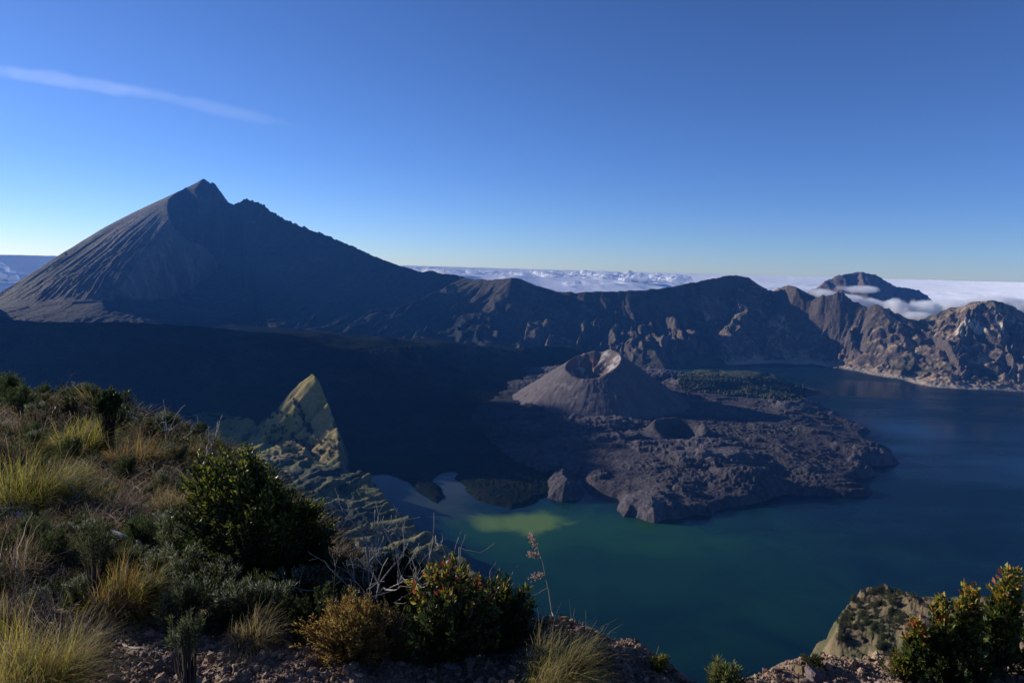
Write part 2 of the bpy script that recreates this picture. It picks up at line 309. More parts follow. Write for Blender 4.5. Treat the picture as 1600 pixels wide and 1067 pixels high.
def build_terrain():
    u = np.concatenate([np.linspace(-1.4, -0.86, 90, endpoint=False), np.linspace(-0.86, 0.86, 1250), np.linspace(0.86, 1.1, 30)[1:]]).astype(np.float32)
    yy = np.concatenate([np.geomspace(40, 220, 40, endpoint=False), np.geomspace(220, 700, 170, endpoint=False), np.geomspace(700, 1500, 150, endpoint=False), np.geomspace(1500, 3800, 330, endpoint=False), np.geomspace(3800, 7700, 420, endpoint=False), np.geomspace(7700, 10400, 90)]).astype(np.float32)
    X = u[None, :] * yy[:, None]; Y = np.repeat(yy[:, None], len(u), 1)
    h, r, info = terrain(X, Y); h = np.minimum(h, 1600)
    nv, nu = X.shape
    # albedo by landform
    C = np.zeros(X.shape + (3,), np.float32)
    gx = np.gradient(h, axis=1) / np.gradient(X, axis=1); gy = np.gradient(h, axis=0) / np.gradient(Y, axis=0)
    slope = np.hypot(gx, gy)
    n = fbm(X / 160, Y / 160, 5, 200) ; n2 = fbm(X / 45, Y / 45, 4, 210); n3 = fbm(X / 500, Y / 500, 3, 220)
    def setc(mask, c): C[mask] = np.broadcast_to(c, C.shape)[mask]
    def lerp(a, b, w): return np.asarray(a)[None, None, :] * (1 - w[..., None]) + np.asarray(b)[None, None, :] * w[..., None] if np.ndim(a) == 1 and np.ndim(b) == 1 else a * (1 - w[..., None]) + np.asarray(b) * w[..., None]
    rock = lerp(np.array([.045, .04, .036]), np.array([.085, .07, .058]), ss(-.4, .4, n))
    c = lerp(rock, np.array([.15, .12, .09]), ss(.1, .55, info['gul'] * .5 + n2 * .5) * 0.6)
    veg = ss(-0.15, 0.3, n + 0.5 * n2 - 0.5 * (slope - 0.7))
    far = lerp(c, np.array([.036, .044, .022]), veg * 0.7)
    far = lerp(far, np.array([.014, .02, .012]), ss(.2, .5, info['t']) * ss(200, -400, X) * (info['t'] < 1))  # lower left slopes darkened, basin shade put into the albedo
    setc(r == 1, np.where(INSIDE[0][..., None], far, far * 1.5 + np.array([.012, .008, .0]))); setc((r == 2) | (r == 10), far)  # outer flank browner, and lightened as the mountain's sunlit side
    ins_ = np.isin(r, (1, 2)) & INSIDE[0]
    C[ins_] *= (.5 + .45 * ss(-600, 300, X))[ins_][:, None]  # inner faces darkened in albedo to deepen their shade
    # right wall: warm tan scree and cream scars between scrub
    wr = (r == 2) & (X > 1500)
    tan = lerp(np.array([.20, .148, .10]), np.array([.38, .285, .185]), ss(-.3, .4, n2))
    w2 = lerp(tan, np.array([.05, .055, .03]), ss(-.05, .18, .7 * n + .55 * n2 + .3 * fbm(X / 22, Y / 22, 3, 270) - .1 * info['gul']))
    w2 = lerp(w2, np.array([.085, .07, .06]), ss(.95, 1.5, slope))
    scar = ss(.42, .62, ridged(X / 150, Y / 420, 3, 260) * 0.8 + 0.5 * n2) * ss(2600, 3000, X) * ss(.15, .3, info['t']) * ss(.8, .6, info['t'])
    w2 = lerp(w2, np.array([.5, .42, .32]), scar * .9)
    beach = ss(0, 6, h - LZ) * ss(26, 12, h - LZ)
    w2 = lerp(w2, np.array([.32, .28, .23]), beach * 0.8)
    setc(wr, w2)
    setc(r == 8, lerp(lerp(np.array([.17, .12, .09]), np.array([.10, .08, .065]), ss(-.3, .3, n2)), np.array([.06, .055, .04]), ss(0, .4, n)))
    setc(r == 3, lerp(np.array([.010, .014, .009]), np.array([.020, .022, .016]), ss(-.2, .5, n)))  # basin floor darkened so its sunlit ground reads as shadow
    cin = lerp(np.array([.082, .070, .072]), np.array([.105, .089, .088]), ss(-.3, .4, n3 + .4 * n2))
    inner = ss(1.12, 0.95, info['rr'])
    st = ridged(X / 40 + Y / 90, Y / 120, 3, 300)
    cr = lerp(np.array([.13, .10, .085]), np.array([.17, .085, .055]), ss(0, .6, vn(X / 60, Y / 60, 8)))
    cr = lerp(cr, np.array([.38, .36, .35]), ss(.45, .8, st + 0.5 * n2 + .5 * vn(X / 14, Y / 14, 6)) * .8)
    cr = lerp(cr, np.array([.09, .075, .07]), ss(.1, .5, fbm(X / 30, Y / 30, 4, 9)))
    ac_ = np.arctan2(Y - CY, X - CX); cin = cin * (1 + .13 * ridged(ac_ * 22, info['rc'] / 160, 3, 310) + .22 * fbm(ac_ * 5, info['rc'] / 300, 3, 311))[..., None]
    cin = lerp(cin, cr, inner)
    cin = lerp(cin, np.array([.24, .21, .2]), ss(0.35, .6, n2 + .5 * vn(X / 25, Y / 25, 5)) * np.exp(-(((X - 255) / 60) ** 2 + ((Y - 2800) / 70) ** 2)))
    setc(r == 4, cin)
    lv = lerp(np.array([.032, .028, .031]), np.array([.088, .077, .082]), ss(-.5, .6, info['lav'] * .3 + info['lav2'] * .5 + n * .3))
    ash = ss(-.1, .3, fbm(X / 300, Y / 110, 4, 330)) * ss(30, 80, info['sdD'])
    lv = lerp(lv, np.array([.085, .077, .074]), ash * .85)
    lv = lv * (1 + .25 * fbm(X / 500, Y / 240, 3, 335))[..., None]
    fo = at_z(1165, 607, LZ); fr = ((X - fo[0]) / 400) ** 2 + ((Y - fo[1]) / 190) ** 2 + 0.35 * n2
    lv = lerp(lv, np.array([.036, .044, .02]), ss(1.1, .8, fr) + 0 * X)
    lv = lv * (1 + .2 * info['terr'] * ss(-999, 1, info['sdD']))[..., None]
    lw = ss(-150, 330, X - .35 * (Y - 2600) * (Y < 2600) + 120 * n3 + 60 * n2); lv = lerp(np.array([.016, .018, .014]), lv, lw)  # left lava fades to the floor colour, a painted shadow
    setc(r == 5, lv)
    gr = lerp(np.array([.17, .165, .03]), np.array([.26, .20, .07]), ss(-.3, .3, n3 + n2))
    wd = ss(.05, .18, fbm(X / 120, Y / 220, 5, 370) + .25 * n2)
    sp = lerp(gr, np.array([.03, .036, .016]), wd * .85)
    lowsp = ss(2050, 1900, Y)
    sp2 = lerp(lerp(np.array([.085, .088, .032]), np.array([.17, .15, .065]), ss(-.2, .4, n2 + .3 * n)), np.array([.028, .036, .018]), ss(0, .25, fbm(X / 60, Y / 60, 4, 380)))
    sp = lerp(sp, sp2, lowsp)
    setc(r == 6, sp)
    setc(r == 7, lerp(np.array([.03, .036, .018]), np.array([.08, .075, .045]), ss(0, .4, n2)))
    kn = lerp(lerp(np.array([.165, .125, .075]), np.array([.12, .095, .055]), ss(-.3, .3, fbm(X / 14, Y / 14, 4, 401))), np.array([.07, .075, .035]), ss(.1, .25, fbm(X / 22, Y / 22, 4, 400)) * .8)
    setc(r == 9, kn)
    vid = np.arange(nv * nu).reshape(nv, nu)
    F = np.stack([vid[:-1, :-1], vid[:-1, 1:], vid[1:, 1:], vid[1:, :-1]], -1).reshape(-1, 4)
    fr_ = r[:-1, :-1].reshape(-1)
    V = np.stack([X, Y, h], -1).reshape(-1, 3); Cf = C.reshape(-1, 3)
    gm = dict(
        far=ground_mat("mountain_rock", [(38, .75), (14, .5), (400, .35)], bump=1.0),
        lava=ground_mat("lava_rock", [(12, .85), (60, .5)], bump=1.6),
        dark=ground_mat('shadow_dark_floor', [(12, .85), (60, .5)], bump=1.6, spec=0.0),  # floor with shadow painted into its colour, no sheen
        cin=ground_mat("cinder", [(9, .6), (40, .45)], bump=.5),
        near=ground_mat("grass_slope", [(6, .8), (30, .5)], bump=.7),
        fine=ground_mat("sandy_slope", [(1.6, .8), (9, .6)], bump=.9))
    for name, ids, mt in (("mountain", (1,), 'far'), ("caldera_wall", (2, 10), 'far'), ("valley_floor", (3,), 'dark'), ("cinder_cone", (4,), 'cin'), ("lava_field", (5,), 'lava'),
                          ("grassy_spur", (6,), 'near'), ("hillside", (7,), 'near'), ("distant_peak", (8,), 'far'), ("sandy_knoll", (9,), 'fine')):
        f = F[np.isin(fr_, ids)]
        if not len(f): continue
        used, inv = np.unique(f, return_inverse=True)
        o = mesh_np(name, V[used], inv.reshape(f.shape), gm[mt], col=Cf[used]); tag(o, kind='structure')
    return X, Y, h, r
TX, TY, TH, TR = build_terrain()

def water_mat():
    t = NT("lake_water"); pos = t.n('NewGeometry').outputs['Position']
    def blob(px, py, rx, ry, edge=.5):
        c = at_z(px, py, LZ)
        nz = t.n('TexNoise', {'Vector': pos, 'Scale': 1 / 160., 'Detail': 7.0, 'Distortion': .8})
        d = t.n('VectorMath', {0: pos, 1: (c[0], c[1], LZ)}, operation='SUBTRACT')
        s = t.n('VectorMath', {0: d.outputs[0], 1: (1 / rx, 1 / ry, 0)}, operation='MULTIPLY')
        ln = t.n('VectorMath', {0: s.outputs[0]}, operation='LENGTH')
        a = t.n('Math', {0: nz.outputs[0], 1: .5}, operation='SUBTRACT'); a2 = t.n('Math', {0: a.outputs[0], 1: 1.4, 2: ln.outputs['Value']}, operation='MULTIPLY_ADD')
        return t.n('MapRange', {0: a2.outputs[0], 1: 1.0, 2: 1.0 - edge, 3: 0.0, 4: 1.0}, interpolation_type='SMOOTHSTEP').outputs[0]
    col = mixc(t, 0.0, (.002, .013, .020), (0, 0, 0))
    col = mixc(t, blob(1000, 880, 1000, 560, .95), col, (.006, .036, .026))
    col = mixc(t, blob(900, 828, 480, 210, .8), col, (.012, .058, .024))
    col = mixc(t, blob(1000, 575, 800, 700, .8), col, (.006, .045, .05))
    col = mixc(t, blob(815, 814, 140, 95, .5), col, (.11, .175, .035))
    col = mixc(t, blob(700, 760, 170, 380, .9), col, (.035, .045, .038))
    wn = t.n('TexNoise', {'Vector': t.n('VectorMath', {0: pos, 1: (1, 3, 1)}, operation='MULTIPLY').outputs[0], 'Scale': 1 / 900., 'Detail': 6.0})
    rg = t.n('MapRange', {0: wn.outputs[0], 1: .4, 2: .6, 3: .1, 4: .38})
    b = t.n('BsdfPrincipled', {'Base Color': col, 'Roughness': rg.outputs[0], 'IOR': 1.33, 'Specular IOR Level': 0.1})
    nz = t.n('TexNoise', {'Vector': pos, 'Scale': 1 / 6., 'Detail': 4.0})
    bp = t.n('Bump', {'Height': nz.outputs[0], 'Strength': .35, 'Distance': 1.0}); t.link(bp.outputs[0], b.inputs['Normal'])
    t.link(b.outputs[0], t.out.inputs[0]); return t.m
tag(mesh_np("lake", [(-1500, 500, LZ), (5600, 500, LZ), (6500, 5600, LZ), (-1500, 5600, LZ)], [(0, 1, 2, 3)], water_mat(), smooth=False), kind='structure')
# ------------------------------------------------------------------ the rim we stand on: gravel lip and scrubby slope
def gplane(px, py):
    d = ray(px, py); t = -1.1 / (d[2] + 0.177 * d[1])
    if t < 0 or t > 60: t = 60
    return d * t
EDGE = [(-45.0, 40.0, 0)] + [tuple(gplane(*p)) for p in [(-60, 612), (0, 620), (60, 632), (120, 640), (200, 655), (260, 668), (330, 705), (400, 750), (470, 830), (520, 895), (640, 935), (740, 962), (830, 985), (880, 992), (950, 1015),
        (1010, 1035), (1080, 1064), (1130, 1090), (1180, 1064), (1250, 1032), (1300, 1014), (1380, 1014), (1450, 1018), (1530, 1015), (1600, 1010), (1800, 1000)]] + [(12, 6, 0)]
def G(x, y, fine=True):
    x = np.asarray(x, np.float32); y = np.asarray(y, np.float32); shp = x.shape
    x = x.reshape(-1); y = y.reshape(-1)
    d, _, s, sd = polyd(EDGE, x, y); out = np.where(sd > 0, d, 0); r = np.hypot(x, y)
    z = -1.1 - 0.177 * y
    z = z + ss(4, 20, r) * 0.45 * fbm(x / 5, y / 5, 3, 500) + ss(5, 9, r) * .12 * fbm(x / 1.1, y / 1.1, 2, 502)
    z = z - (np.sqrt(out * out + .04) - .2) * 1.15 - ss(0, 30, out) * 6
    if fine:
        nr = ss(9, 4, r)
        z = z + nr * (0.05 * fbm(x / .4, y / .4, 3, 510) + 0.014 * ridged(x / .07, y / .07, 3, 511) + .004 * fbm(x / .012, y / .012, 2, 512))
        z = z + nr * (.03 * np.exp(-(d / .22) ** 2) * np.abs(vn(s / .3, s * 0, 8)) - .02 - .035 * ss(.6, 1.2, x))
        z = z + nr * .025 * np.clip(vn(x / .11, y / .11, 520), 0, 1) 
    return z.reshape(shp)
def g1(x, y): return float(G(np.array([x]), np.array([y]))[0])
def at_ground(px, py):
    p = gplane(px, py); return (float(p[0]), float(p[1]), g1(p[0], p[1]))

def build_rim():
    az = np.linspace(math.radians(-62), math.radians(52), 760); rr = np.concatenate([np.geomspace(0.9, 2.2, 30, endpoint=False), np.geomspace(2.2, 5.5, 330, endpoint=False), np.geomspace(5.5, 75, 260)])
    A, Rr = np.meshgrid(az, rr); X = np.sin(A) * Rr; Y = np.cos(A) * Rr
    H = G(X, Y); V = np.stack([X, Y, H], -1).reshape(-1, 3); nv, nu = X.shape
    vid = np.arange(nv * nu).reshape(nv, nu)
    F = np.stack([vid[:-1, :-1], vid[1:, :-1], vid[1:, 1:], vid[:-1, 1:]], -1).reshape(-1, 4)[:, ::-1]
    n = fbm(X / .5, Y / .5, 4, 530)[..., None]; w = ss(3.0, 5.5, Rr + .6 * n[..., 0])[..., None]
    dirt = np.array([.21, .147, .105]) * (1 + .35 * n); soil = np.array([.05, .042, .03]) * (1 + .3 * n)
    C = dirt * (1 - w) + soil * w
    t = NT("volcanic_dirt"); at = t.n('Attribute', attribute_name='col').outputs['Color']; pos = t.n('NewGeometry').outputs['Position']
    n1 = t.n('TexNoise', {'Vector': pos, 'Scale': 14.0, 'Detail': 8.0, 'Roughness': .7}); n2 = t.n('TexNoise', {'Vector': pos, 'Scale': 90.0, 'Detail': 4.0})
    r1 = t.n('MapRange', {0: n1.outputs[0], 1: .35, 2: .65, 3: .6, 4: 1.4}); r2 = t.n('MapRange', {0: n2.outputs[0], 1: .3, 2: .7, 3: .6, 4: 1.4})
    mm = t.n('Math', {0: r1.outputs[0], 1: r2.outputs[0]}, operation='MULTIPLY')
    cc = t.n('VectorMath', {0: at, 3: mm.outputs[0]}, operation='SCALE')
    bp = t.n('Bump', {'Height': n2.outputs[0], 'Strength': 1.0, 'Distance': .012})
    b = t.n('BsdfPrincipled', {'Base Color': cc.outputs[0], 'Roughness': .95, 'Normal': bp.outputs[0], 'Specular IOR Level': .15}); t.link(b.outputs[0], t.out.inputs[0])
    tag(mesh_np("ground", V, F, t.m, col=C.reshape(-1, 3)), kind='structure')
build_rim()

rng = np.random.default_rng(11)
def rock_mat(name, lo, hi):
    t = NT(name); at = t.n('Attribute', attribute_name='col').outputs['Color']; tc = t.n('TexCoord').outputs['Object']
    nz = t.n('TexNoise', {'Vector': tc, 'Scale': 60.0, 'Detail': 6.0}); c = mixc(t, nz.outputs[0], lo, hi); c = mixc(t, 1.0, c, at, 'MULTIPLY')
    bp = t.n('Bump', {'Height': nz.outputs[0], 'Strength': .8, 'Distance': .01})
    b = t.n('BsdfPrincipled', {'Base Color': c, 'Roughness': .9, 'Normal': bp.outputs[0], 'Specular IOR Level': .2}); t.link(b.outputs[0], t.out.inputs[0]); return t.m
def ico(sub):
    import bmesh
    bm = bmesh.new(); bmesh.ops.create_icosphere(bm, subdivisions=sub, radius=1.0)
    V = np.array([v.co[:] for v in bm.verts]); F = np.array([[v.index for v in f.verts] for f in bm.faces]); bm.free(); return V, F
M_ROCK = rock_mat("gravel_stone", (.6, .6, .6), (1.4, 1.35, 1.3))
def build_gravel(N=26000):
    V0, F0 = ico(1); k = len(V0)
    px = rng.uniform(-60, 1660, N * 2); py = rng.uniform(965, 1110, N * 2)
    D = _f + ((px - 800) / FPX)[:, None] * RV + ((533.5 - py) / FPX)[:, None] * UV
    tt = -1.1 / (D[:, 2] + .177 * D[:, 1]); P = D * tt[:, None]
    d, _, s, sd = polyd(EDGE, P[:, 0], P[:, 1]); ok = (sd < 0) | (d < .12); P = P[ok][:N]; N = len(P)
    P[:, 2] = G(P[:, 0], P[:, 1])
    s = .0022 + .0045 * rng.random(N) ** 2 + .017 * rng.random(N) ** 18
    sc = s[:, None] * rng.uniform(.6, 1.25, (N, 3))
    jit = 1 + .28 * rng.standard_normal((N, k))
    A = rng.standard_normal((N, 3, 3)); Q, _ = np.linalg.qr(A)
    V = (V0[None] * jit[..., None] * sc[:, None, :]) @ Q + P[:, None, :]; V[..., 2] += (s * .25)[:, None]
    F = (F0[None] + (np.arange(N) * k)[:, None, None]).reshape(-1, 3)
    base = np.array([.22, .155, .11])[None] * rng.uniform(.5, 1.5, (N, 1)) * (1 + .05 * rng.standard_normal((N, 3)))
    C = np.repeat(base, k, 0)
    tag(mesh_np("gravel", V.reshape(-1, 3), F, M_ROCK, smooth=False, col=C), kind='stuff')
build_gravel()
def stone(px, py, size, label, col, sq=(1, .8, .6), seed=0):
    V0, F0 = ico(3); r = np.random.default_rng(seed)
    n = fbm(V0[:, 0] * 1.4 + seed, V0[:, 1] * 1.4 + V0[:, 2] * 1.1, 4, seed); V = V0 * (1 + .5 * n)[:, None]
    for _ in range(7):
        a = r.standard_normal(3); a /= np.linalg.norm(a); e = V @ a; V = V - np.clip(e - .62, 0, 9)[:, None] * a * .85
    V = V * size * np.array(sq)
    o = mesh_np("stone", V, F0, M_ROCK, smooth=False, col=np.tile(np.array(col), (len(V), 1)))
    p = at_ground(px, py); o.location = (p[0], p[1], p[2] + size * .18); o.rotation_euler = (r.uniform(-.3, .3), r.uniform(-.3, .3), r.uniform(0, 6)); tag(o, label, 'stone')
stone(833, 992, .028, "small pointed pale stone on the lip of the gravel left of the golden tussock", (.34, .25, .19), (1, .6, .9), 3)
stone(708, 1036, .04, "flat pale slab of stone lying in the dirt below the glossy shrub", (.25, .2, .17), (1.2, .7, .35), 5)
stone(1452, 1030, .05, "lumpy grey-brown stone at the foot of the yellow-tipped bush", (.19, .155, .145), (1.1, .8, .8), 8)
stone(520, 1036, .025, "small brown stone half buried in the gravel below the orange shrub", (.14, .1, .09), (1, .9, .6), 9)
stone(1275, 1040, .045, "dark purple-brown clod on top of the gravel hump at the lake gap", (.13, .1, .1), (1.3, .9, .7), 12)
stone(1395, 1058, .028, "pale pink-grey stone in the gravel in front of the sandy knoll", (.3, .25, .23), (1, .8, .7), 14)

# ------------------------------------------------------------------ plants
def leaf_mat(name, trans=.35, rough=.5, spec=.3):
    t = NT(name); at = t.n('Attribute', attribute_name='col').outputs['Color']
    oi = t.n('ObjectInfo').outputs['Random']; r = t.n('MapRange', {0: oi, 1: 0, 2: 1, 3: .8, 4: 1.2}); c = t.n('VectorMath', {0: at, 3: r.outputs[0]}, operation='SCALE').outputs[0]
    b = t.n('BsdfPrincipled', {'Base Color': c, 'Roughness': rough, 'Specular IOR Level': spec})
    tr = t.n('BsdfTranslucent', {'Color': c}); m = t.n('MixShader', {0: trans, 1: b.outputs[0], 2: tr.outputs[0]}); t.link(m.outputs[0], t.out.inputs[0]); return t.m
M_LEAF = leaf_mat("leaf", .4, .75, .05); M_GLOSS = leaf_mat("glossy_leaf", .35, .42, .25); M_GRASS = leaf_mat("grass_blade", .45, .7, .1); M_WOOD = leaf_mat("twig_bark", 0.0, .85, .15)
def tubes(P, r, sides=3):
    """P (N,K,3), r (N,K)"""
    N, K, _ = P.shape; T = np.gradient(P, axis=1); T /= np.linalg.norm(T, axis=2, keepdims=True) + 1e-9
    ref = np.where(np.abs(T[..., 2:3]) > .9, np.array([1., 0, 0]), np.array([0, 0, 1.])); U = np.cross(T, ref); U /= np.linalg.norm(U, axis=2, keepdims=True) + 1e-9; W = np.cross(T, U)
    a = np.arange(sides) * 2 * np.pi / sides
    V = P[:, :, None] + r[:, :, None, None] * (np.cos(a)[None, None, :, None] * U[:, :, None] + np.sin(a)[None, None, :, None] * W[:, :, None])
    i = np.arange(N * K * sides).reshape(N, K, sides); j = np.roll(i, -1, 2)
    F = np.stack([i[:, :-1], j[:, :-1], j[:, 1:], i[:, 1:]], -1).reshape(-1, 4); return V.reshape(-1, 3), F
def ribbons(P, w, S):
    """P (N,K,3), w (N,K), S (N,3) side vector"""
    N, K, _ = P.shape; L = P - S[:, None] * w[..., None]; Rr = P + S[:, None] * w[..., None]
    V = np.stack([L, Rr], 2); i = np.arange(N * K * 2).reshape(N, K, 2)
    F = np.stack([i[:, :-1, 0], i[:, :-1, 1], i[:, 1:, 1], i[:, 1:, 0]], -1).reshape(-1, 4); return V.reshape(-1, 3), F
def leaves(P, D, L, Wd, r):
    """folded pointed leaves at P pointing along D (unit)"""
    N = len(P); X = r.standard_normal((N, 3)); S = np.cross(D, X); S /= np.linalg.norm(S, axis=1, keepdims=True) + 1e-9; Up = np.cross(S, D)
    L = np.broadcast_to(L, (N,))[:, None]; Wd = np.broadcast_to(Wd, (N,))[:, None]
    V = np.stack([P, P + D * L * .5 + S * Wd + Up * Wd * .45, P + D * L - Up * L * .08, P + D * L * .5 - S * Wd + Up * Wd * .45], 1)
    F = np.arange(N * 4).reshape(N, 4); return V.reshape(-1, 3), F
def unit(v): return v / (np.linalg.norm(v, axis=-1, keepdims=True) + 1e-9)
def pal(cols, N, r, jit=.18):
    c = np.array(cols)[r.integers(0, len(cols), N)]; return np.clip(c * (1 + jit * r.standard_normal((N, 1))) * (1 + .06 * r.standard_normal((N, 3))), .003, 1)
def thing(name, loc, label, cat, group=None, rz=0, s=1.0):
    o = bpy.data.objects.new(name, None); o.empty_display_size = .1; COL.objects.link(o); o.location = loc; o.rotation_euler[2] = rz
    o.scale = (s, s, s) if np.isscalar(s) else s
    return tag(o, label, cat, group)
def copy_thing(src, loc, label=None, group=None, rz=0, s=1.0):
    r = src.copy(); COL.objects.link(r); r.location = loc; r.rotation_euler = (0, 0, rz); r.scale = (s, s, s) if np.isscalar(s) else s
    if label: r['label'] = label
    if group: r['group'] = group
    for ch in src.children:
        c = ch.copy(); COL.objects.link(c); c.parent = r
    return r
def shoots(n, w, h, r, base=.12, up=.35, K=7, cyl=False, minh=.35):
    """curved shoots from the root into a crown of width w, height h"""
    th = r.uniform(0, 2 * np.pi, n); q = r.random(n) ** .5; zz = minh + (1 - minh) * r.random(n) ** .75
    prof = np.sqrt(np.clip(1 - (np.abs(zz - .5) / .56) ** 2.2, .04, 1)) if not cyl else np.sqrt(np.clip(1.05 - zz, .05, 1)) * .9
    lump = 1 + .22 * np.sin(3 * th + w * 9) + .16 * np.sin(7 * th + h * 13)
    E = np.stack([np.cos(th) * q * prof * w / 2 * lump, np.sin(th) * q * prof * w / 2 * lump, zz * h * (1 + .1 * np.sin(4 * th + 1))], 1)
    B = np.stack([np.cos(th) * base * w * r.random(n), np.sin(th) * base * w * r.random(n), np.zeros(n) - .02], 1)
    t = np.linspace(0, 1, K)[None, :, None]; Mid = B * .5 + E * .5 + np.array([0, 0, -up * 0]) ; Mid[:, :2] = B[:, :2] * .35 + E[:, :2] * .65 * (1 - up) ; Mid[:, 2] = E[:, 2] * .55
    P = B[:, None] * (1 - t) ** 2 + 2 * Mid[:, None] * t * (1 - t) + E[:, None] * t * t
    P[:, 1:-1] += .012 * w * r.standard_normal((n, K - 2, 3)); return P
def broad_shrub(name, loc, w, h, n, per, L, cols, label, cat='shrub', group=None, seed=0, tip=None, cyl=False, mat=None, tipfrac=.18, wood=(.05, .04, .03), wr=.4, minh=.3, span=.5):
    r = np.random.default_rng(seed); root = thing(name, loc, label, cat, group)
    P = shoots(n, w, h, r, cyl=cyl, minh=minh); K = P.shape[1]
    rad = np.linspace(1, .25, K)[None] * (.004 + .006 * w) * np.ones((n, 1))
    V, F = tubes(P, rad); mesh_np("stem", V, F, M_WOOD, root, col=np.tile(np.array(wood), (len(V), 1)))
    idx = np.repeat(np.arange(n), per); t = 1 - span * r.random(n * per) ** 1.4
    x = t * (K - 1); i0 = np.clip(x.astype(int), 0, K - 2); f = (x - i0)[:, None]
    A = P[idx, i0]; Bp = P[idx, i0 + 1]; pos = A + (Bp - A) * f; T = unit(Bp - A)
    out = unit(r.standard_normal((len(pos), 3))); D = unit(T * (.5 + .5 * t[:, None]) + out * .9 + np.array([0, 0, .15]))
    pos = pos + out * L * .25
    c = pal(cols, len(pos), r)
    if tip:
        sel = (P[idx, -1, 2] / h > .62 + .2 * r.random(len(pos))) & (t > .86) & (r.random(len(pos)) < tipfrac * 3); c[sel] = pal(tip, int(sel.sum()), r)
    V, F = leaves(pos, D, L * r.uniform(.65, 1.2, len(pos)), L * wr * .5 * r.uniform(.8, 1.2, len(pos)), r)
    mesh_np("foliage", V, F, mat or M_GLOSS, root, smooth=False, col=np.repeat(c, 4, 0)); return root
def tussock(name, loc, w, h, n, cols, label, cat='grass tuft', group=None, seed=0, droop=.6, bw=.0022, tips=None, parts=True, lean=(0, 0)):
    r = np.random.default_rng(seed); n = int(n * 1.25); th = r.uniform(0, 2 * np.pi, n); q = r.random(n) ** .6
    rt = .34 * w * r.random(n) ** .6; K = 7; t = np.linspace(0, 1, K)[None]; bend = r.normal(0, .5, (n, 2)); wind = np.array([.22, -.1]) * h
    ln = h * (.35 + .75 * r.random(n) ** .8)[:, None] * (1 + .25 * np.sin(3 * th + seed))[:, None]; spread = (w / 2) * (q * (.7 + .3 * np.sin(2 * th + seed * 1.3)))[:, None]
    hor = rt[:, None] + spread * t ** 1.7; z = ln * (t - droop * q[:, None] * .8 * t ** 2.4 * r.uniform(.6, 1.3, n)[:, None])
    P = np.stack([np.cos(th)[:, None] * hor + bend[:, :1] * .25 * h * t ** 2 + (lean[0] * h + wind[0]) * t ** 2, np.sin(th)[:, None] * hor + bend[:, 1:] * .25 * h * t ** 2 + (lean[1] * h + wind[1]) * t ** 2, z - .01], -1)
    P += .02 * h * r.standard_normal(P.shape) * t[..., None]
    bk = r.random(n) < .14; kk = r.integers(3, 6, n)      # broken blades fold over
    for k in range(3, K):
        m = bk & (kk <= k); P[m, k, 2] = P[m, k - 1, 2] - .07 * h; P[m, k, :2] += .05 * h * unit(P[m, k, :2] - P[m, 0, :2])
    S = unit(np.stack([-np.sin(th + r.normal(0, .7, n)), np.cos(th + r.normal(0, .7, n)), r.normal(0, .3, n)], 1))
    wd = bw * (1 - t * .85) * r.uniform(.5, 1.3, n)[:, None]
    c = pal(cols, n, r, .25); dd = r.random(n) < .3; c[dd] = pal([(.2, .15, .09), (.26, .21, .13), (.12, .09, .05)], int(dd.sum()), r)
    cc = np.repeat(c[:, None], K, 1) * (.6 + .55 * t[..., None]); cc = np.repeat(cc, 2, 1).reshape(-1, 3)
    V, F = ribbons(P, wd, S)
    o = mesh_np(name, V, F, M_GRASS, smooth=False, col=cc); o.location = loc; return tag(o, label, cat, group)
def branchy(name, loc, h, w, seed, label, cat='dead shrub', group=None, levels=3, n0=4, r0=.01, col=(.20, .18, .16), mat=None, leafy=None, lean=0.0, part='branch'):
    """bare forked branches, each limb tapering into its twigs"""
    r = np.random.default_rng(seed); segs = []; K = 6
    def grow(p, d, L, rad, lv):
        pts = [p]; dd = d.copy()
        for k in range(K - 1):
            dd = unit(dd + r.normal(0, .2, 3) + np.array([0, 0, .05])); pts.append(pts[-1] + dd * L / (K - 1))
        pts = np.array(pts); segs.append((pts, np.linspace(rad, rad * .45, K), lv))
        if lv < levels:
            for k in range(r.integers(2, 4) + (lv == 0)):
                i = r.integers(2, K); dn = unit(dd * .8 + r.normal(0, .75, 3) + np.array([0, 0, .25])); grow(pts[i], dn, L * r.uniform(.4, .75), rad * .5, lv + 1)
    for k in range(n0):
        a = r.uniform(0, 6.28); d = unit(np.array([np.cos(a) * w / h * .8 + lean, np.sin(a) * w / h * .8, 1.0])); grow(np.array([0, 0, -.02]), d, h * r.uniform(.5, .8), r0 * r.uniform(.7, 1.1), 0)
    root = thing(name, loc, label, cat, group)
    for nm, sel in ((part, lambda l: l == 0), ("twig", lambda l: l > 0)):
        S = [s for s in segs if sel(s[2])]
        if not S: continue
        P = np.array([s[0] for s in S]); R_ = np.array([s[1] for s in S]); V, F = tubes(P, np.maximum(R_, .0011 * max(1, math.dist((0, 0, 0), loc) / 4)), 4)
        mesh_np(nm, V, F, M_WOOD, root, col=np.tile(np.array(col), (len(V), 1)) * (1 + .2 * r.standard_normal((len(V), 1)).clip(-1, 1)))
    if leafy:
        L, cols, per = leafy; tips = np.array([s[0][-1] for s in segs if s[2] == levels]); pos = np.repeat(tips, per, 0) + r.normal(0, L * 1.3, (len(tips) * per, 3)) * np.array([1, 1, .6])
        V, F = leaves(pos, unit(r.standard_normal((len(pos), 3)) + np.array([0, 0, .5])), L, L * .25, r); mesh_np("foliage", V, F, M_LEAF, root, smooth=False, col=np.repeat(pal(cols, len(pos), r), 4, 0))
    return root
OLIVE = [(.035, .05, .018), (.05, .065, .02), (.028, .042, .016)]; GLOSS = [(.03, .05, .014), (.05, .07, .018), (.022, .036, .012), (.07, .085, .02)]
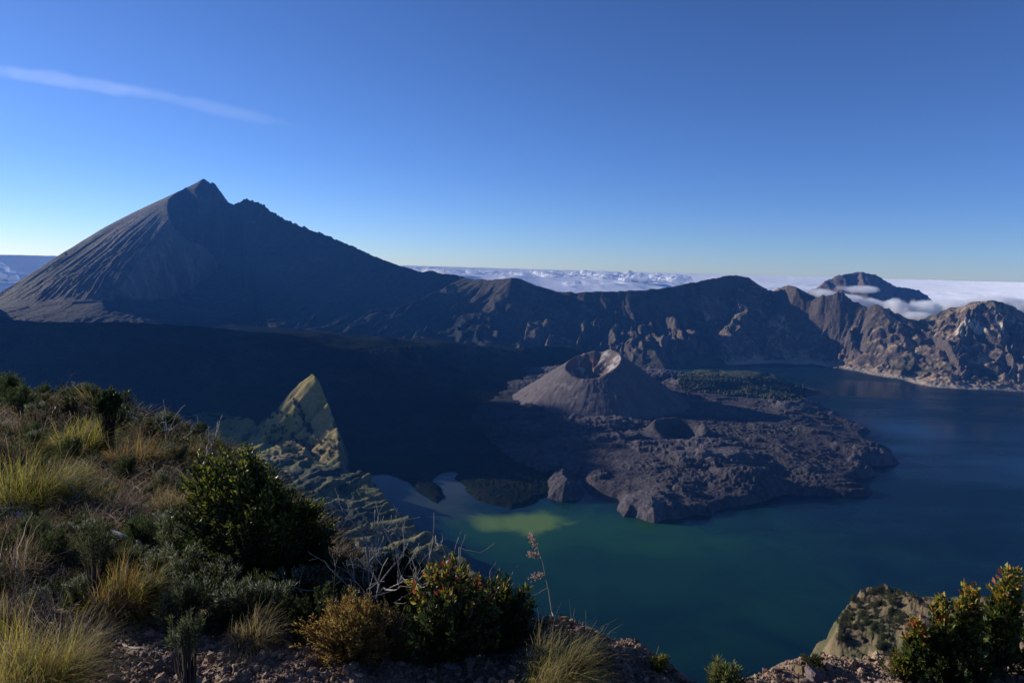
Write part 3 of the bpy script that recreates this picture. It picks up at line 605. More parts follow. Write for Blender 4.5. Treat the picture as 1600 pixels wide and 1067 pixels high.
GREY = [(.065, .085, .028), (.09, .105, .045), (.045, .06, .02), (.12, .125, .06)]; STRAW = [(.32, .23, .07), (.38, .28, .1), (.24, .18, .045), (.27, .23, .05)]
YGREEN = [(.27, .25, .03), (.33, .28, .04), (.17, .19, .03), (.38, .31, .06)]; BROWN = [(.13, .085, .045), (.17, .12, .06), (.09, .062, .038), (.2, .14, .07)]
ORANGE = [(.30, .17, .04), (.26, .13, .035), (.34, .22, .07), (.2, .12, .04)]; DRY = [(.24, .2, .16), (.3, .26, .21), (.18, .14, .1)]
def W_(px_w, loc): return px_w * math.hypot(loc[0], loc[1]) / FPX / max(1e-6, math.hypot(loc[0], loc[1]) / loc[1]) 
def sz(px_, loc): return px_ * loc[1] / FPX
# ------------------------------------------------------------------ the plants one can tell apart
sd_ = [100]
def S():
    sd_[0] += 1; return sd_[0]
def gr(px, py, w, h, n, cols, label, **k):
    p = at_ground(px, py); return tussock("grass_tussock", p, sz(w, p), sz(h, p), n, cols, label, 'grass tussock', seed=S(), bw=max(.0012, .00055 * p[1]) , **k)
gr(45, 800, 150, 105, 1700, YGREEN, "large yellow-green grass tussock near the left edge, halfway down the scrub slope", droop=.75)
gr(128, 722, 105, 66, 1300, YGREEN, "bright yellow-green grass mound with a dark shaded side, below the little umbrella tree", droop=.95)
gr(212, 738, 100, 62, 1200, ORANGE + STRAW, "tawny brown grass mound right of the bright yellow-green mound", droop=.9)
gr(76, 712, 40, 32, 500, STRAW, "small straw-yellow tuft left of the bright yellow-green mound")
gr(118, 762, 60, 40, 600, YGREEN + STRAW, "small yellow-olive tuft between the two largest mounds of the slope")
gr(268, 805, 80, 55, 900, STRAW + BROWN, "golden brown tuft on the slope left of the big dark bush")
gr(342, 800, 46, 36, 500, DRY + STRAW, "pale straw tuft standing against the big dark bush")
gr(192, 962, 120, 95, 1700, ORANGE + YGREEN, "rusty orange and yellow grass clump in front of the grey heath shrubs", droop=.7)
gr(146, 965, 45, 45, 500, YGREEN, "small yellow tuft touching the left side of the rusty grass clump")
gr(395, 1008, 110, 62, 700, DRY + STRAW, "dry bleached grass tuft at the back edge of the gravel, left of the orange shrub", droop=.9)
gr(672, 1020, 42, 62, 350, YGREEN, "small upright yellow-green tuft under the glossy shrub with red leaves", droop=.3)
gr(622, 1024, 60, 70, 420, STRAW + OLIVE, "thin olive grass tuft right of the orange shrub", droop=.4)
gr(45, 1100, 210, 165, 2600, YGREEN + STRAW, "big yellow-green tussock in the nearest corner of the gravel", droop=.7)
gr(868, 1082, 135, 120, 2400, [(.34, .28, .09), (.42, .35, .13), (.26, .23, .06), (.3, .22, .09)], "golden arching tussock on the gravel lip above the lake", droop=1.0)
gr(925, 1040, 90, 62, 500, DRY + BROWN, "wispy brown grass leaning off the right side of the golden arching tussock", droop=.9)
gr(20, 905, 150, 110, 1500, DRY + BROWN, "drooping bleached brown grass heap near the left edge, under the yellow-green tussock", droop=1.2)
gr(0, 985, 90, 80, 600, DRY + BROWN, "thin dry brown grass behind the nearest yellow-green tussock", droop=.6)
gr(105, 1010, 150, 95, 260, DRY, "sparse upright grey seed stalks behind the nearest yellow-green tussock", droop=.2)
def bs(name, px, py, w, h, n, per, Lpx, cols, label, **k):
    p = at_ground(px, py); return broad_shrub(name, p, sz(w, p), sz(h, p), n, per, sz(Lpx, p), cols, label, seed=S(), **k)
RED = [(.26, .08, .03), (.3, .16, .03), (.24, .06, .03)]; YEL = [(.3, .26, .03), (.36, .3, .05), (.24, .22, .03)]
# big dark bush: its crown is a heap of four lobes on one stock
p0 = at_ground(418, 908); big = thing("broadleaf_bush", p0, "largest dark green bush, tall and dome shaped, at the brink of the slope", 'bush')
for dx, w, h, n in ((-84, 112, 210, 280), (-32, 140, 220, 380), (20, 120, 192, 280), (58, 90, 140, 190), (-15, 200, 120, 280)):
    r = np.random.default_rng(S()); P = shoots(n, sz(w, p0), sz(h, p0), r, minh=.25); P[..., 0] += sz(dx, p0) * np.linspace(.2, 1, 7)[None]; P[..., 1] += r.uniform(-.2, .2)
    V, F = tubes(P, np.linspace(.014, .003, 7)[None] * np.ones((n, 1))); mesh_np("stem", V, F, M_WOOD, big, col=np.tile(np.array((.04, .032, .025)), (len(V), 1)))
    per = 38; idx = np.repeat(np.arange(n), per); t = 1 - .4 * r.random(n * per) ** 1.2; x = t * 6; i0 = np.clip(x.astype(int), 0, 5); f = (x - i0)[:, None]
    A = P[idx, i0]; B = P[idx, i0 + 1]; out = unit(r.standard_normal((n * per, 3))); L = sz(8.5, p0)
    V, F = leaves(A + (B - A) * f + out * L * .4, unit(unit(B - A) + out), L * r.uniform(.6, 1.2, n * per), L * .24, r)
    c = pal(GLOSS, n * per, r); top = (P[idx, -1, 2] > .72 * sz(h, p0)) & (r.random(n * per) < .55); c[top] = pal([(.17, .18, .02), (.12, .14, .02)], int(top.sum()), r)  # upper leaves yellower, sunlight painted on the crown
    mesh_np("foliage", V, F, M_GLOSS, big, smooth=False, col=np.repeat(c, 4, 0))
bs("glossy_shrub", 700, 1022, 150, 158, 150, 26, 11, GLOSS, "round glossy-leaved shrub with reddish orange crown, behind the gravel lip", tip=RED + YEL, tipfrac=.2, minh=.15, wr=.55)
bs("glossy_shrub", 783, 1004, 112, 110, 110, 24, 10, GLOSS, "lower glossy dark shrub on the lip, just left of the tall pink seed stalk", tip=YEL, tipfrac=.08, minh=.15, wr=.55)
bs("glossy_shrub", 655, 985, 60, 80, 50, 22, 9, GLOSS + YEL, "yellow-leaved small shrub between the orange shrub and the round glossy one", wr=.5)
for px, w, h, n, lab in ((1428, 62, 100, 46, "shortest yellow-tipped column of the leafy thicket, beside the sandy knoll"), (1462, 64, 128, 60, "second column of the leafy thicket, with an orange tip"),
                         (1503, 74, 150, 80, "stout middle column of the leafy thicket with two red and yellow tips"), (1562, 92, 172, 120, "tallest column of the leafy thicket, topped with red new leaves"), (1622, 110, 186, 130, "leafy column cut by the right edge of the view")):
    bs("leafy_shrub", px, 1042, w, h, n, 24, 11.5, [(.05, .075, .018), (.08, .1, .022), (.035, .055, .015), (.11, .12, .025)], lab, group="columns of the leafy thicket", tip=YEL + [(.34, .17, .04), (.3, .11, .04)], tipfrac=.22, cyl=True, minh=.1, wr=.62)
bs("leafy_shrub", 1485, 1046, 140, 66, 90, 22, 10, GLOSS, "low dark green undergrowth shrub filling the foot of the leafy thicket", minh=.1, wr=.6)
bs("round_shrub", 515, 905, 36, 36, 60, 24, 6, [(.06, .09, .02), (.09, .12, .025)], "small round bright green shrub left of the dead bush", wr=.4)
bs("orange_shrub", 548, 1024, 150, 96, 330, 26, 6.5, ORANGE + STRAW, "low dome of golden orange twigs and leaves on the back edge of the gravel", mat=M_LEAF, wr=.25, minh=.1, wood=(.2, .12, .05))
bs("orange_shrub", 600, 1020, 90, 92, 150, 18, 6, BROWN + GREY, "brownish half of thin twigs leaning on the orange dome", mat=M_LEAF, wr=.25, minh=.1, wood=(.14, .1, .06))
for px, py, w, h in ((620, 925, 70, 95), (655, 915, 50, 60), (590, 930, 55, 65)):
    pass
bs("dark_shrub", 628, 950, 95, 112, 130, 34, 6, [(.018, .028, .012), (.025, .035, .014)], "nearly black pointed shrub behind the dead grey bush", wr=.3, minh=.15)
bs("dark_shrub", 520, 985, 130, 85, 110, 26, 7, OLIVE, "low dark olive shrub behind the orange dome", minh=.1)
bs("heath_shrub", 1131, 1082, 62, 60, 90, 30, 9, GREY + [(.14, .16, .06)], "pale green feathery shrub standing alone in the gap of the lip", mat=M_LEAF, wr=.18, tip=[(.26, .27, .08)], tipfrac=.3, minh=.3, wood=(.12, .1, .08))
bs("heath_shrub", 1029, 1042, 30, 26, 34, 24, 7, GREY + YGREEN, "tiny pale green plant on the gravel crest right of the golden tussock", mat=M_LEAF, wr=.18)
bs("heath_shrub", 1271, 1026, 36, 24, 34, 24, 7, GREY, "tiny grey-green plant on the gravel hump left of the knoll", mat=M_LEAF, wr=.18)
bs("heath_shrub", 1405, 1040, 50, 44, 40, 22, 7, OLIVE + YGREEN, "small olive plant at the left foot of the leafy thicket", mat=M_LEAF, wr=.25)
bs("heath_shrub", 296, 1085, 90, 140, 34, 44, 10, GREY + [(.14, .15, .11)], "grey-green shrub on bare dark stems rising from the gravel in the foreground", mat=M_LEAF, wr=.14, minh=.82, span=.25, wood=(.06, .05, .04))
bs("heath_shrub", 268, 985, 44, 74, 26, 46, 9, GREY + [(.2, .2, .17)], "small silvery heath plant left of the grey-green shrub on bare stems", mat=M_LEAF, wr=.14, minh=.4)
bs("heath_shrub", 152, 962, 66, 165, 24, 50, 9, GREY, "tall thin dark heath plant with leafy tips, rising before the rusty grass clump", mat=M_LEAF, wr=.14, minh=.6, span=.4, wood=(.06, .05, .04))
bs("umbrella_tree", 172, 722, 58, 98, 80, 30, 6, OLIVE + [(.07, .09, .03)], "little flat-topped umbrella tree above the bright yellow-green mound", cat='tree', minh=.86, span=.15, wr=.4, wood=(.03, .025, .02))
# heath colony between the gravel and the big bush
hp = broad_shrub("heath_shrub", (0, 0, 0), .5, .5, 46, 60, .045, GREY + [(.10, .125, .05)], "x", seed=S(), mat=M_LEAF, wr=.14, minh=.35, tip=[(.24, .25, .2)], tipfrac=.12, wood=(.07, .06, .05), span=.6)
hp2 = broad_shrub("heath_shrub", (0, 0, 0), .5, .5, 40, 56, .05, [(.06, .08, .03), (.08, .105, .035), (.045, .06, .025)], "x", seed=S(), mat=M_LEAF, wr=.16, minh=.45, wood=(.07, .06, .05), span=.55)
hb = broad_shrub("brown_shrub", (0, 0, 0), .5, .42, 90, 16, .028, BROWN + [(.1, .09, .06)], "x", seed=S(), mat=M_LEAF, wr=.2, minh=.2, wood=(.12, .085, .06), span=.7)
ho = broad_shrub("olive_shrub", (0, 0, 0), .5, .42, 70, 34, .03, OLIVE + [(.075, .085, .03)], "x", seed=S(), wr=.4, minh=.2)
hd = branchy("dead_shrub", (0, 0, 0), .5, .35, S(), "x", n0=6, r0=.006, levels=2)
ht = tussock("grass_tuft", (0, 0, 0), .5, .34, 700, STRAW + BROWN, "x", seed=S(), bw=.004, droop=.9)
hg = tussock("grass_tuft", (0, 0, 0), .5, .3, 600, YGREEN + STRAW, "x", seed=S(), bw=.004, droop=.9)
hq = tussock("grass_tuft", (0, 0, 0), .5, .3, 600, DRY + BROWN, "x", seed=S(), bw=.004, droop=1.0)
for o in (hp, hp2, hb, ho, hd, ht, hg, hq): o['category'] = {'grass_tuft': 'grass tuft', 'dead_shrub': 'dead shrub'}.get(o.name.split('.')[0], 'shrub')
used = {}
KL = {id(hp): ("silver grey-green heath shrub with pale leaf tips in the heath colony above the gravel", "grey heath shrubs of the colony above the gravel"),
      id(hp2): ("fresher green heath shrub mixed into the heath colony above the gravel", "green heath shrubs of the colony above the gravel")}
HL = {id(hp): ("grey-green heath shrub in the dense scrub of the upper left slope", "grey heath shrubs on the upper left slope"), id(hp2): ("green heath shrub in the dense scrub of the upper left slope", "green heath shrubs on the upper left slope"),
      id(hb): ("dry brown twiggy shrub in the dense scrub of the left slope", "brown shrubs on the left slope"), id(ho): ("dark olive leafy shrub in the dense scrub of the left slope", "olive shrubs on the left slope"),
      id(hd): ("leafless grey shrub poking out of the scrub of the left slope", "leafless shrubs on the left slope"), id(ht): ("small tawny grass tuft among the shrubs of the left slope", "tawny grass tufts on the left slope"),
      id(hg): ("small yellow-green grass tuft among the shrubs of the left slope", "yellow-green grass tufts on the left slope"), id(hq): ("small bleached grass tuft among the shrubs of the left slope", "bleached grass tufts on the left slope")}
def put(src, x, y, s, lab, sz_=1.0):
    rz = random.uniform(0, 6.28); loc = (x, y, g1(x, y) - .02)
    if id(src) not in used:
        used[id(src)] = 1; src.location = loc; src.rotation_euler = (0, 0, rz); src.scale = (s, s, s * sz_); src['label'], src['group'] = lab; return src
    return copy_thing(src, loc, lab[0], lab[1], rz, (s, s, s * sz_))
random.seed(5)
for px, py in [(250, 915), (285, 935), (318, 925), (350, 945), (380, 925), (405, 955), (300, 965), (345, 975), (430, 975), (455, 950), (270, 880), (310, 885), (350, 895), (390, 890), (440, 915), (470, 985), (385, 975), (225, 865), (245, 955), (485, 945)]:
    p = gplane(px, py); put(random.choice((hp, hp2, hp)), p[0], p[1], sz(random.uniform(62, 100), p) / .5, {}, 1.0) if False else None
    src = random.choice((hp, hp2, hp)); put(src, p[0], p[1], sz(random.uniform(62, 98), p) / .5, KL[id(src)])
# the dense scrub
crest = [(-80, 612), (0, 618), (60, 632), (120, 642), (200, 656), (260, 668), (330, 702)]
for k in range(58):   # line of bushes on the skyline of the slope
    px = random.uniform(-60, 320); py = float(np.interp(px, [c[0] for c in crest], [c[1] for c in crest])) + random.uniform(4, 26); p = gplane(px, py)
    src = random.choices((hp, ho, hb, hp2, ho, hq), (4, 3, 3, 2, 1, 2))[0]; put(src, p[0], p[1], sz(random.uniform(18, 38), p) / .5, HL[id(src)])
for k in range(290):
    py = 645 + 330 * random.random() ** 1.1; xm = float(np.interp(py, [645, 700, 760, 850, 900, 975], [180, 300, 290, 300, 230, 120])); px = random.uniform(-70, xm); p = gplane(px, py)
    src = random.choices((hp, hp2, hb, ho, hd, ht, hg, hq), (6, 4, 8, 6, 3, 8, 5, 4))[0]
    put(src, p[0], p[1], sz(random.uniform(24, 58) * (1.3 if py > 850 else 1), p) / .5, HL[id(src)], random.uniform(.75, 1.15))
for k in range(26):   # shrubs hanging just over the brink, below the big bush and behind the glossy ones
    px = random.uniform(430, 830); py = float(np.interp(px, [430, 520, 640, 830], [880, 925, 955, 985])) + random.uniform(-8, 25); p = gplane(px, py)
    src = random.choice((ho, hb, hp2, hp)); put(src, p[0], p[1], sz(random.uniform(45, 75), p) / .5, ({'olive_shrub': "dark olive shrub rooted on the brink behind the orange and glossy shrubs", 'brown_shrub': "brown twiggy shrub rooted on the brink behind the orange and glossy shrubs"}.get(src.name.split('.')[0], "heath shrub rooted on the brink behind the orange and glossy shrubs") , {'olive_shrub': "olive shrubs on the brink", 'brown_shrub': "brown shrubs on the brink"}.get(src.name.split('.')[0], "heath shrubs on the brink")))
# undergrowth that nobody could count
def undergrowth(N=90000):
    r = np.random.default_rng(3); px = r.uniform(-90, 860, N); py = r.uniform(620, 1010, N)
    D = _f + ((px - 800) / FPX)[:, None] * RV + ((533.5 - py) / FPX)[:, None] * UV; q = D[:, 2] + .177 * D[:, 1]; ok = q < -.02; D = D[ok]; P = D * (-1.1 / q[ok])[:, None]
    d, _, s, sd = polyd(EDGE, P[:, 0], P[:, 1]); ok = ((sd < 0) & (P[:, 1] > 3.15 + .2 * vn(P[:, 0] * 3, P[:, 1] * 0, 4))) | ((sd > 0) & (d < .5) & (P[:, 0] < 0)); P = P[ok]; N = len(P); P[:, 2] = G(P[:, 0], P[:, 1])
    K = 4; t = np.linspace(0, 1, K)[None]; th = r.uniform(0, 6.28, N); h = (.05 + .014 * P[:, 1]) * r.uniform(.5, 1.6, N) ; lean = r.uniform(.2, 1.1, N)
    Q = np.stack([np.cos(th)[:, None] * (h * lean)[:, None] * t ** 1.5, np.sin(th)[:, None] * (h * lean)[:, None] * t ** 1.5, h[:, None] * (t - .25 * t ** 3)], -1) + P[:, None]
    wd = (.0011 + .0007 * P[:, 1])[:, None] * (1 - .8 * t) * r.uniform(.6, 1.5, N)[:, None]
    V, F = ribbons(Q, wd, unit(r.standard_normal((N, 3)))); patch = vn(P[:, 0] / 1.3, P[:, 1] / 1.3, 9)
    c = np.where((patch > .1)[:, None], pal(BROWN + DRY, N, r), pal(GREY + OLIVE + BROWN, N, r)) * .72  # dimmed to paint the shaded gaps between shrubs
    tag(mesh_np("undergrowth", V, F, M_GRASS, smooth=False, col=np.repeat(c, K * 2, 0)), kind='stuff')
undergrowth()
# ------------------------------------------------------------------ dead wood
def dead(px, py, w, h, label, seed, n0=4, r0=.006, lv=3, col=(.22, .2, .19), lean=0.0, name="dead_bush"):
    p = at_ground(px, py); return branchy(name, p, sz(h, p), sz(w, p), seed, label, 'dead bush', n0=n0, r0=r0, levels=lv, col=col, lean=lean)
dead(572, 965, 130, 200, "tall dead grey bush with long bare forks, standing against the lit spur", 21, 5, .009)
dead(545, 960, 60, 120, "shorter bleached dead bush leaning away from the tall one", 22, 3, .008, 2, (.34, .31, .28), -.5)
dead(690, 990, 60, 200, "slim bare dead sapling behind the round glossy shrub, over the dark bay", 23, 3, .006, 2, lean=.1)
dead(772, 1000, 70, 130, "fine leafless twigs above the lower glossy dark shrub", 24, 4, .004, 2, (.18, .16, .15))
dead(255, 700, 90, 62, "pale leafless twigs on the skyline of the slope, left of the big dark bush", 25, 5, .01, 2, (.3, .28, .25), -.2)
dead(320, 725, 40, 95, "single bare white stem behind the left side of the big dark bush", 26, 2, .012, 1, (.36, .33, .3))
dead(370, 730, 60, 75, "crooked pale twig rising over the top of the big dark bush", 27, 2, .01, 1, (.3, .27, .25))
dead(125, 800, 60, 70, "curved bare grey stem on the slope right of the large yellow-green tussock", 28, 2, .008, 1, (.26, .24, .22))
dead(60, 985, 90, 120, "dark tangle of dry twigs behind the sparse seed stalks", 29, 6, .004, 3, (.12, .1, .09))
dead(1520, 1050, 40, 60, "single bleached twig at the foot of the leafy thicket", 30, 1, .005, 1, (.34, .3, .25), .5)
def wood(name, pts, r0, r1, label, cat, col=(.42, .40, .37), K=14):
    """a bent limb through measured places, with small stub forks"""
    P = np.array(pts); t = np.linspace(0, len(P) - 1, K); Q = np.stack([np.interp(t, range(len(P)), P[:, i]) for i in range(3)], 1); Q[1:-1] = (Q[:-2] + 2 * Q[1:-1] + Q[2:]) / 4
    V, F = tubes(Q[None], np.linspace(r0, r1, K)[None], 7); o = mesh_np(name, V, F, M_WOOD, col=np.tile(np.array(col), (len(V), 1))); return tag(o, label, cat)
def pp(px, py, y): return at_y(px, py, y)
wood("fallen_branch", [pp(174, 829, 3.94), pp(190, 836, 3.87), pp(204, 842, 3.87), pp(209, 834, 3.87), pp(226, 833, 3.94), pp(240, 832, 4.01), pp(250, 836, 4.08)], .013, .008, "bleached white crooked branch lying across the heath shrubs", 'branch')
wood("fallen_branch", [pp(208, 838, 3.87), pp(216, 845, 3.80), pp(224, 862, 3.73), pp(236, 868, 3.8), at_ground(242, 900)], .016, .008, "short thick pale stub below the white crooked branch", 'branch', (.34, .31, .27))
wood("fallen_branch", [pp(205, 832, 3.87), pp(204, 815, 3.91), pp(205, 796, 3.94)], .006, .003, "thin upright twig at the bend of the white crooked branch", 'branch', (.25, .23, .2))
wood("fallen_branch", [pp(78, 848, 3.66), pp(90, 849, 3.59), pp(104, 845, 3.59), pp(116, 836, 3.66)], .006, .003, "thin curved grey twig left of the white crooked branch", 'branch', (.3, .28, .25))
wood("fallen_branch", [pp(27, 800, 4.22), pp(36, 808, 4.22), pp(48, 818, 4.22)], .01, .007, "short grey stick lying on the bleached brown grass heap", 'branch', (.33, .3, .27))
wood("fallen_branch", [at_ground(180, 992), at_ground(205, 1002), at_ground(225, 1008), at_ground(255, 1012)], .008, .004, "weathered stick lying on the back edge of the gravel below the rusty clump", 'branch', (.3, .27, .24))
# ------------------------------------------------------------------ tall seed stalk and single stalks on the lip
def stalk():
    y = 2.95; root = thing("seed_stalk", at_ground(862, 985), "tall bending stalk with three pinkish seed heads, standing out against the green lake", 'seed stalk')
    r = np.random.default_rng(4); o0 = np.array(root.location)
    pts = np.array([at_ground(866, 985), pp(862, 955, y), pp(857, 920, y), pp(853, 905, y), pp(848, 878, y), pp(842, 862, y), pp(836, 845, y), pp(833, 833, y)]) - o0
    t = np.linspace(0, 7, 22); Q = np.stack([np.interp(t, range(8), pts[:, i]) for i in range(3)], 1); V, F = tubes(Q[None], np.linspace(.0028, .0012, 22)[None], 5); mesh_np("stem", V, F, M_WOOD, root, col=np.tile(np.array((.3, .26, .2)), (len(V), 1)))
    tw = np.array([[pp(856, 918, y), pp(848, 922, y - .02), pp(838, 928, y - .04), pp(826, 932, y - .05)]]) - o0; V, F = tubes(tw, np.linspace(.002, .001, 4)[None], 4); mesh_np("twig", V, F, M_WOOD, root, col=np.tile(np.array((.4, .36, .3)), (len(V), 1)))
    for (a, b, n) in (((829, 832), (836, 850), 90), ((828, 864), (844, 868), 80), ((830, 902), (848, 896), 70)):
        A, B = pp(*a, y) - o0, pp(*b, y) - o0; P = A + (B - A) * r.random((n, 1)) + r.normal(0, .0075, (n, 3)); V, F = leaves(P, unit(r.normal(0, .6, (n, 3)) + np.array([-.3, 0, -.8])), .014, .0028, r)
        mesh_np("seed_head", V, F, M_LEAF, root, smooth=False, col=np.repeat(pal([(.42, .24, .2), (.5, .34, .28), (.36, .28, .2)], n, r), 4, 0))
stalk()
def thin(px0, py0, px1, py1, label, c=(.2, .18, .14)):
    a = np.array(at_ground(px0, py0)); b = pp(px1, py1, a[1]); m = (a + b) / 2 + np.array([random.uniform(-.01, .01), 0, 0])
    o = wood("grass_stalk", [a, m, b], .0016, .0007, label, 'grass stalk', c, 8); return o
thin(892, 995, 889, 935, "bare thin stalk rising from the top of the golden arching tussock"); thin(850, 1000, 843, 925, "dark thin stalk just left of the golden arching tussock"); thin(900, 998, 898, 950, "short thin stalk beside the bare one on the tussock")
thin(914, 1010, 915, 952, "forked wiry stalk on the gravel crest right of the golden tussock"); thin(932, 1015, 933, 990, "short wiry stalk with a tiny knob, on the gravel crest"); thin(985, 1032, 988, 1006, "lone short grass stalk halfway down the gravel crest")
thin(1012, 1040, 1030, 1008, "slanting thin stalk beside the tiny pale green plant"); thin(876, 1000, 873, 960, "thin leaning stalk in the middle of the golden arching tussock")
# ------------------------------------------------------------------ trees on the spur and the knoll, forest on the lava
def tree_proto(h, seed, cols):
    r = np.random.default_rng(seed); root = thing("tree", (0, 0, 0), "x", 'tree')
    P = shoots(40, h * .95, h, r, minh=.12, K=6); V, F = tubes(P, np.linspace(.035, .008, 6)[None] * h * np.ones((40, 1)) * .25); mesh_np("trunk", V, F, M_WOOD, root, col=np.tile(np.array((.05, .04, .03)), (len(V), 1)))
    pos = np.repeat(P[:, -1], 22, 0) + r.normal(0, h * .075, (40 * 22, 3)); V, F = leaves(pos, unit(r.standard_normal((len(pos), 3))), h * .09, h * .028, r); mesh_np("crown", V, F, M_LEAF, root, smooth=False, col=np.repeat(pal(cols, len(pos), r), 4, 0)); return root
from mathutils.bvhtree import BVHTree
def terrain_hit(px, py, names):
    d = Vector(ray(px, py)).normalized(); best = None
    for nm in names:
        ob = bpy.data.objects[nm]; ok, loc, nn, _ = ob.ray_cast(Vector((0, 0, 0)), d)
        if ok and (best is None or loc.length < best.length): best = loc
    return best
DK = [(.028, .038, .016), (.04, .05, .02), (.02, .03, .012)]
def plant(protos, spots, names, s0, s1, lab, grp):
    first = True
    for px, py in spots:
        q = terrain_hit(px, py, names)
        if q is None: continue
        pr = random.choice(protos); s = random.uniform(s0, s1); loc = (q.x, q.y, q.z - .3)
        if pr.get('label') == 'x': pr.location = loc; pr.scale = (s, s, s); pr['label'] = lab; pr['group'] = grp
        else: copy_thing(pr, loc, lab, grp, random.uniform(0, 6.28), s)
kp = [tree_proto(5, 71, [(.06, .07, .035), (.08, .09, .045), (.045, .055, .025)]), tree_proto(4, 72, [(.09, .10, .05), (.07, .08, .04)]), tree_proto(3, 75, [(.10, .10, .05), (.06, .065, .035)])]
ks = [(random.gauss(1392, 24), random.uniform(921, 948)) for _ in range(38)] + [(random.gauss(1345, 16), random.uniform(938, 985)) for _ in range(44)] + [(random.uniform(1308, 1332), random.uniform(960, 1005)) for _ in range(18)] + [(random.gauss(1398, 12), random.uniform(950, 985)) for _ in range(22)] + [(random.uniform(1370, 1400), random.uniform(985, 1030)) for _ in range(24)] + [(random.uniform(1420, 1500), random.uniform(928, 945)) for _ in range(6)]
plant(kp, ks, ("sandy_knoll",), .35, .85, "small grey-green tree on the sandy knoll by the lake", "trees on the sandy knoll")
spp = [tree_proto(8, 73, DK), tree_proto(7, 74, DK + [(.05, .055, .025)])]
sps = [(random.gauss(432, 14), random.uniform(640, 700)) for _ in range(50)] + [(random.gauss(488, 20), random.uniform(685, 720)) for _ in range(60)] + [(460 + k * 1.1 + random.uniform(-3, 3), 628 + k * 2.2 + random.uniform(-4, 4)) for k in range(24) for _ in (0, 1)] + [(random.uniform(505, 700), random.uniform(742, 905)) for _ in range(74)]
plant(spp, sps, ("grassy_spur",), .7, 1.7, "dark tree on the grassy spur that falls to the bay", "trees on the grassy spur")
def forest():
    V0, F0 = ico(1); r = np.random.default_rng(8); V0 = V0 * np.array([1, 1, 1.25]); pts = []
    for _ in range(14000):
        u, v = r.normal(0, .45, 2); px = 1160 + 100 * u; py = 606 + 14 * v + .09 * (px - 1160); 
        if abs(u) < 1.0 and abs(v) < 1: pts.append((px, py))
    fo = at_z(1160, 606, LZ + 40); me = []; ob = bpy.data.objects["lava_field"]
    for px, py in pts[:5200]:
        q = terrain_hit(px, py, ("lava_field",))
        if q: me.append(q[:])
    P = np.array(me); N = len(P); k = len(V0); s = r.uniform(3.5, 7.5, N); V = V0[None] * s[:, None, None] * (1 + .3 * r.standard_normal((N, k)))[..., None] + P[:, None]; V[..., 2] += (s * .8)[:, None]
    F = (F0[None] + (np.arange(N) * k)[:, None, None]).reshape(-1, 3)
    tag(mesh_np("forest", V.reshape(-1, 3), F, M_LEAF, smooth=False, col=np.repeat(pal([(.05, .06, .03), (.07, .075, .04), (.035, .045, .022)], N, r), k, 0)), kind='stuff')
forest()
# ------------------------------------------------------------------ air
def haze():
    t = NT("haze_air")
    v = t.n('VolumePrincipled', {'Color': (0.09, 0.34, 1.0, 1), 'Density': 2.1e-5, 'Anisotropy': 0.1})
    t.link(v.outputs[0], t.out.inputs['Volume'])
    x0, x1, y0, y1, z0, z1 = -14700, 11700, -300, 10500, -760, 1700
    V = [(x, y, z) for z in (z0, z1) for y in (y0, y1) for x in (x0, x1)]
    F = [(0, 2, 3, 1), (4, 5, 7, 6), (0, 1, 5, 4), (2, 6, 7, 3), (0, 4, 6, 2), (1, 3, 7, 5)]
    tag(mesh_np("haze", V, F, t.m, smooth=False), kind='stuff')
haze()

# ------------------------------------------------------------------ clouds
def cloud_sea():
    u = np.linspace(-1.05, 1.05, 1500); yy = np.geomspace(10900, 190000, 330); X = u[None] * yy[:, None]; Y = np.repeat(yy[:, None], len(u), 1)
    def puff(s, sd, o=4): return 1 - ridged(X / s, Y / s, o, sd, .5) * .5 - .5
    big = ss(-.15, .5, fbm(X / 16000 + 3, Y / 16000, 3, 611))
    left = ss(-.66, -.7, X / Y) * ss(15000, 19000, Y) * ss(50000, 40000, Y); cum = ss(.16, .0, np.abs(X / Y - .02) - .12) * ss(16000, 24000, Y) * ss(60000, 40000, Y)
    H = -640 + 110 * fbm(X / 5000, Y / 5000, 4, 601) + (90 + 330 * big * (.3 + cum)) * np.clip(puff(1500, 603, 5), 0, 2) + 110 * cum * ss(-.1, .4, fbm(X / 1100, Y / 2600, 5, 620)) * (.4 + puff(600, 606, 5)) + 270 * cum * ss(-.6, .3, fbm(X / 7000, Y / 9000, 3, 621))
    H = H + 230 * left * (.4 + .6 * np.clip(puff(1600, 609, 4), 0, 2))
    H = H - 260 * ss(12500, 10900, Y)
    vid = np.arange(X.size).reshape(X.shape); F = np.stack([vid[:-1, :-1], vid[:-1, 1:], vid[1:, 1:], vid[1:, :-1]], -1).reshape(-1, 4)
    t = NT("cloud_top"); a = t.n('BsdfDiffuse', {'Color': (.96, .96, .97, 1), 'Roughness': 1.0}); b_ = t.n('BsdfTranslucent', {'Color': (.8, .82, .86, 1)}); m = t.n('MixShader', {0: .12, 1: a.outputs[0], 2: b_.outputs[0]}); t.link(m.outputs[0], t.out.inputs[0])
    tag(mesh_np("cloud_sea", np.stack([X, Y, H], -1).reshape(-1, 3), F, t.m), kind='structure')
cloud_sea()
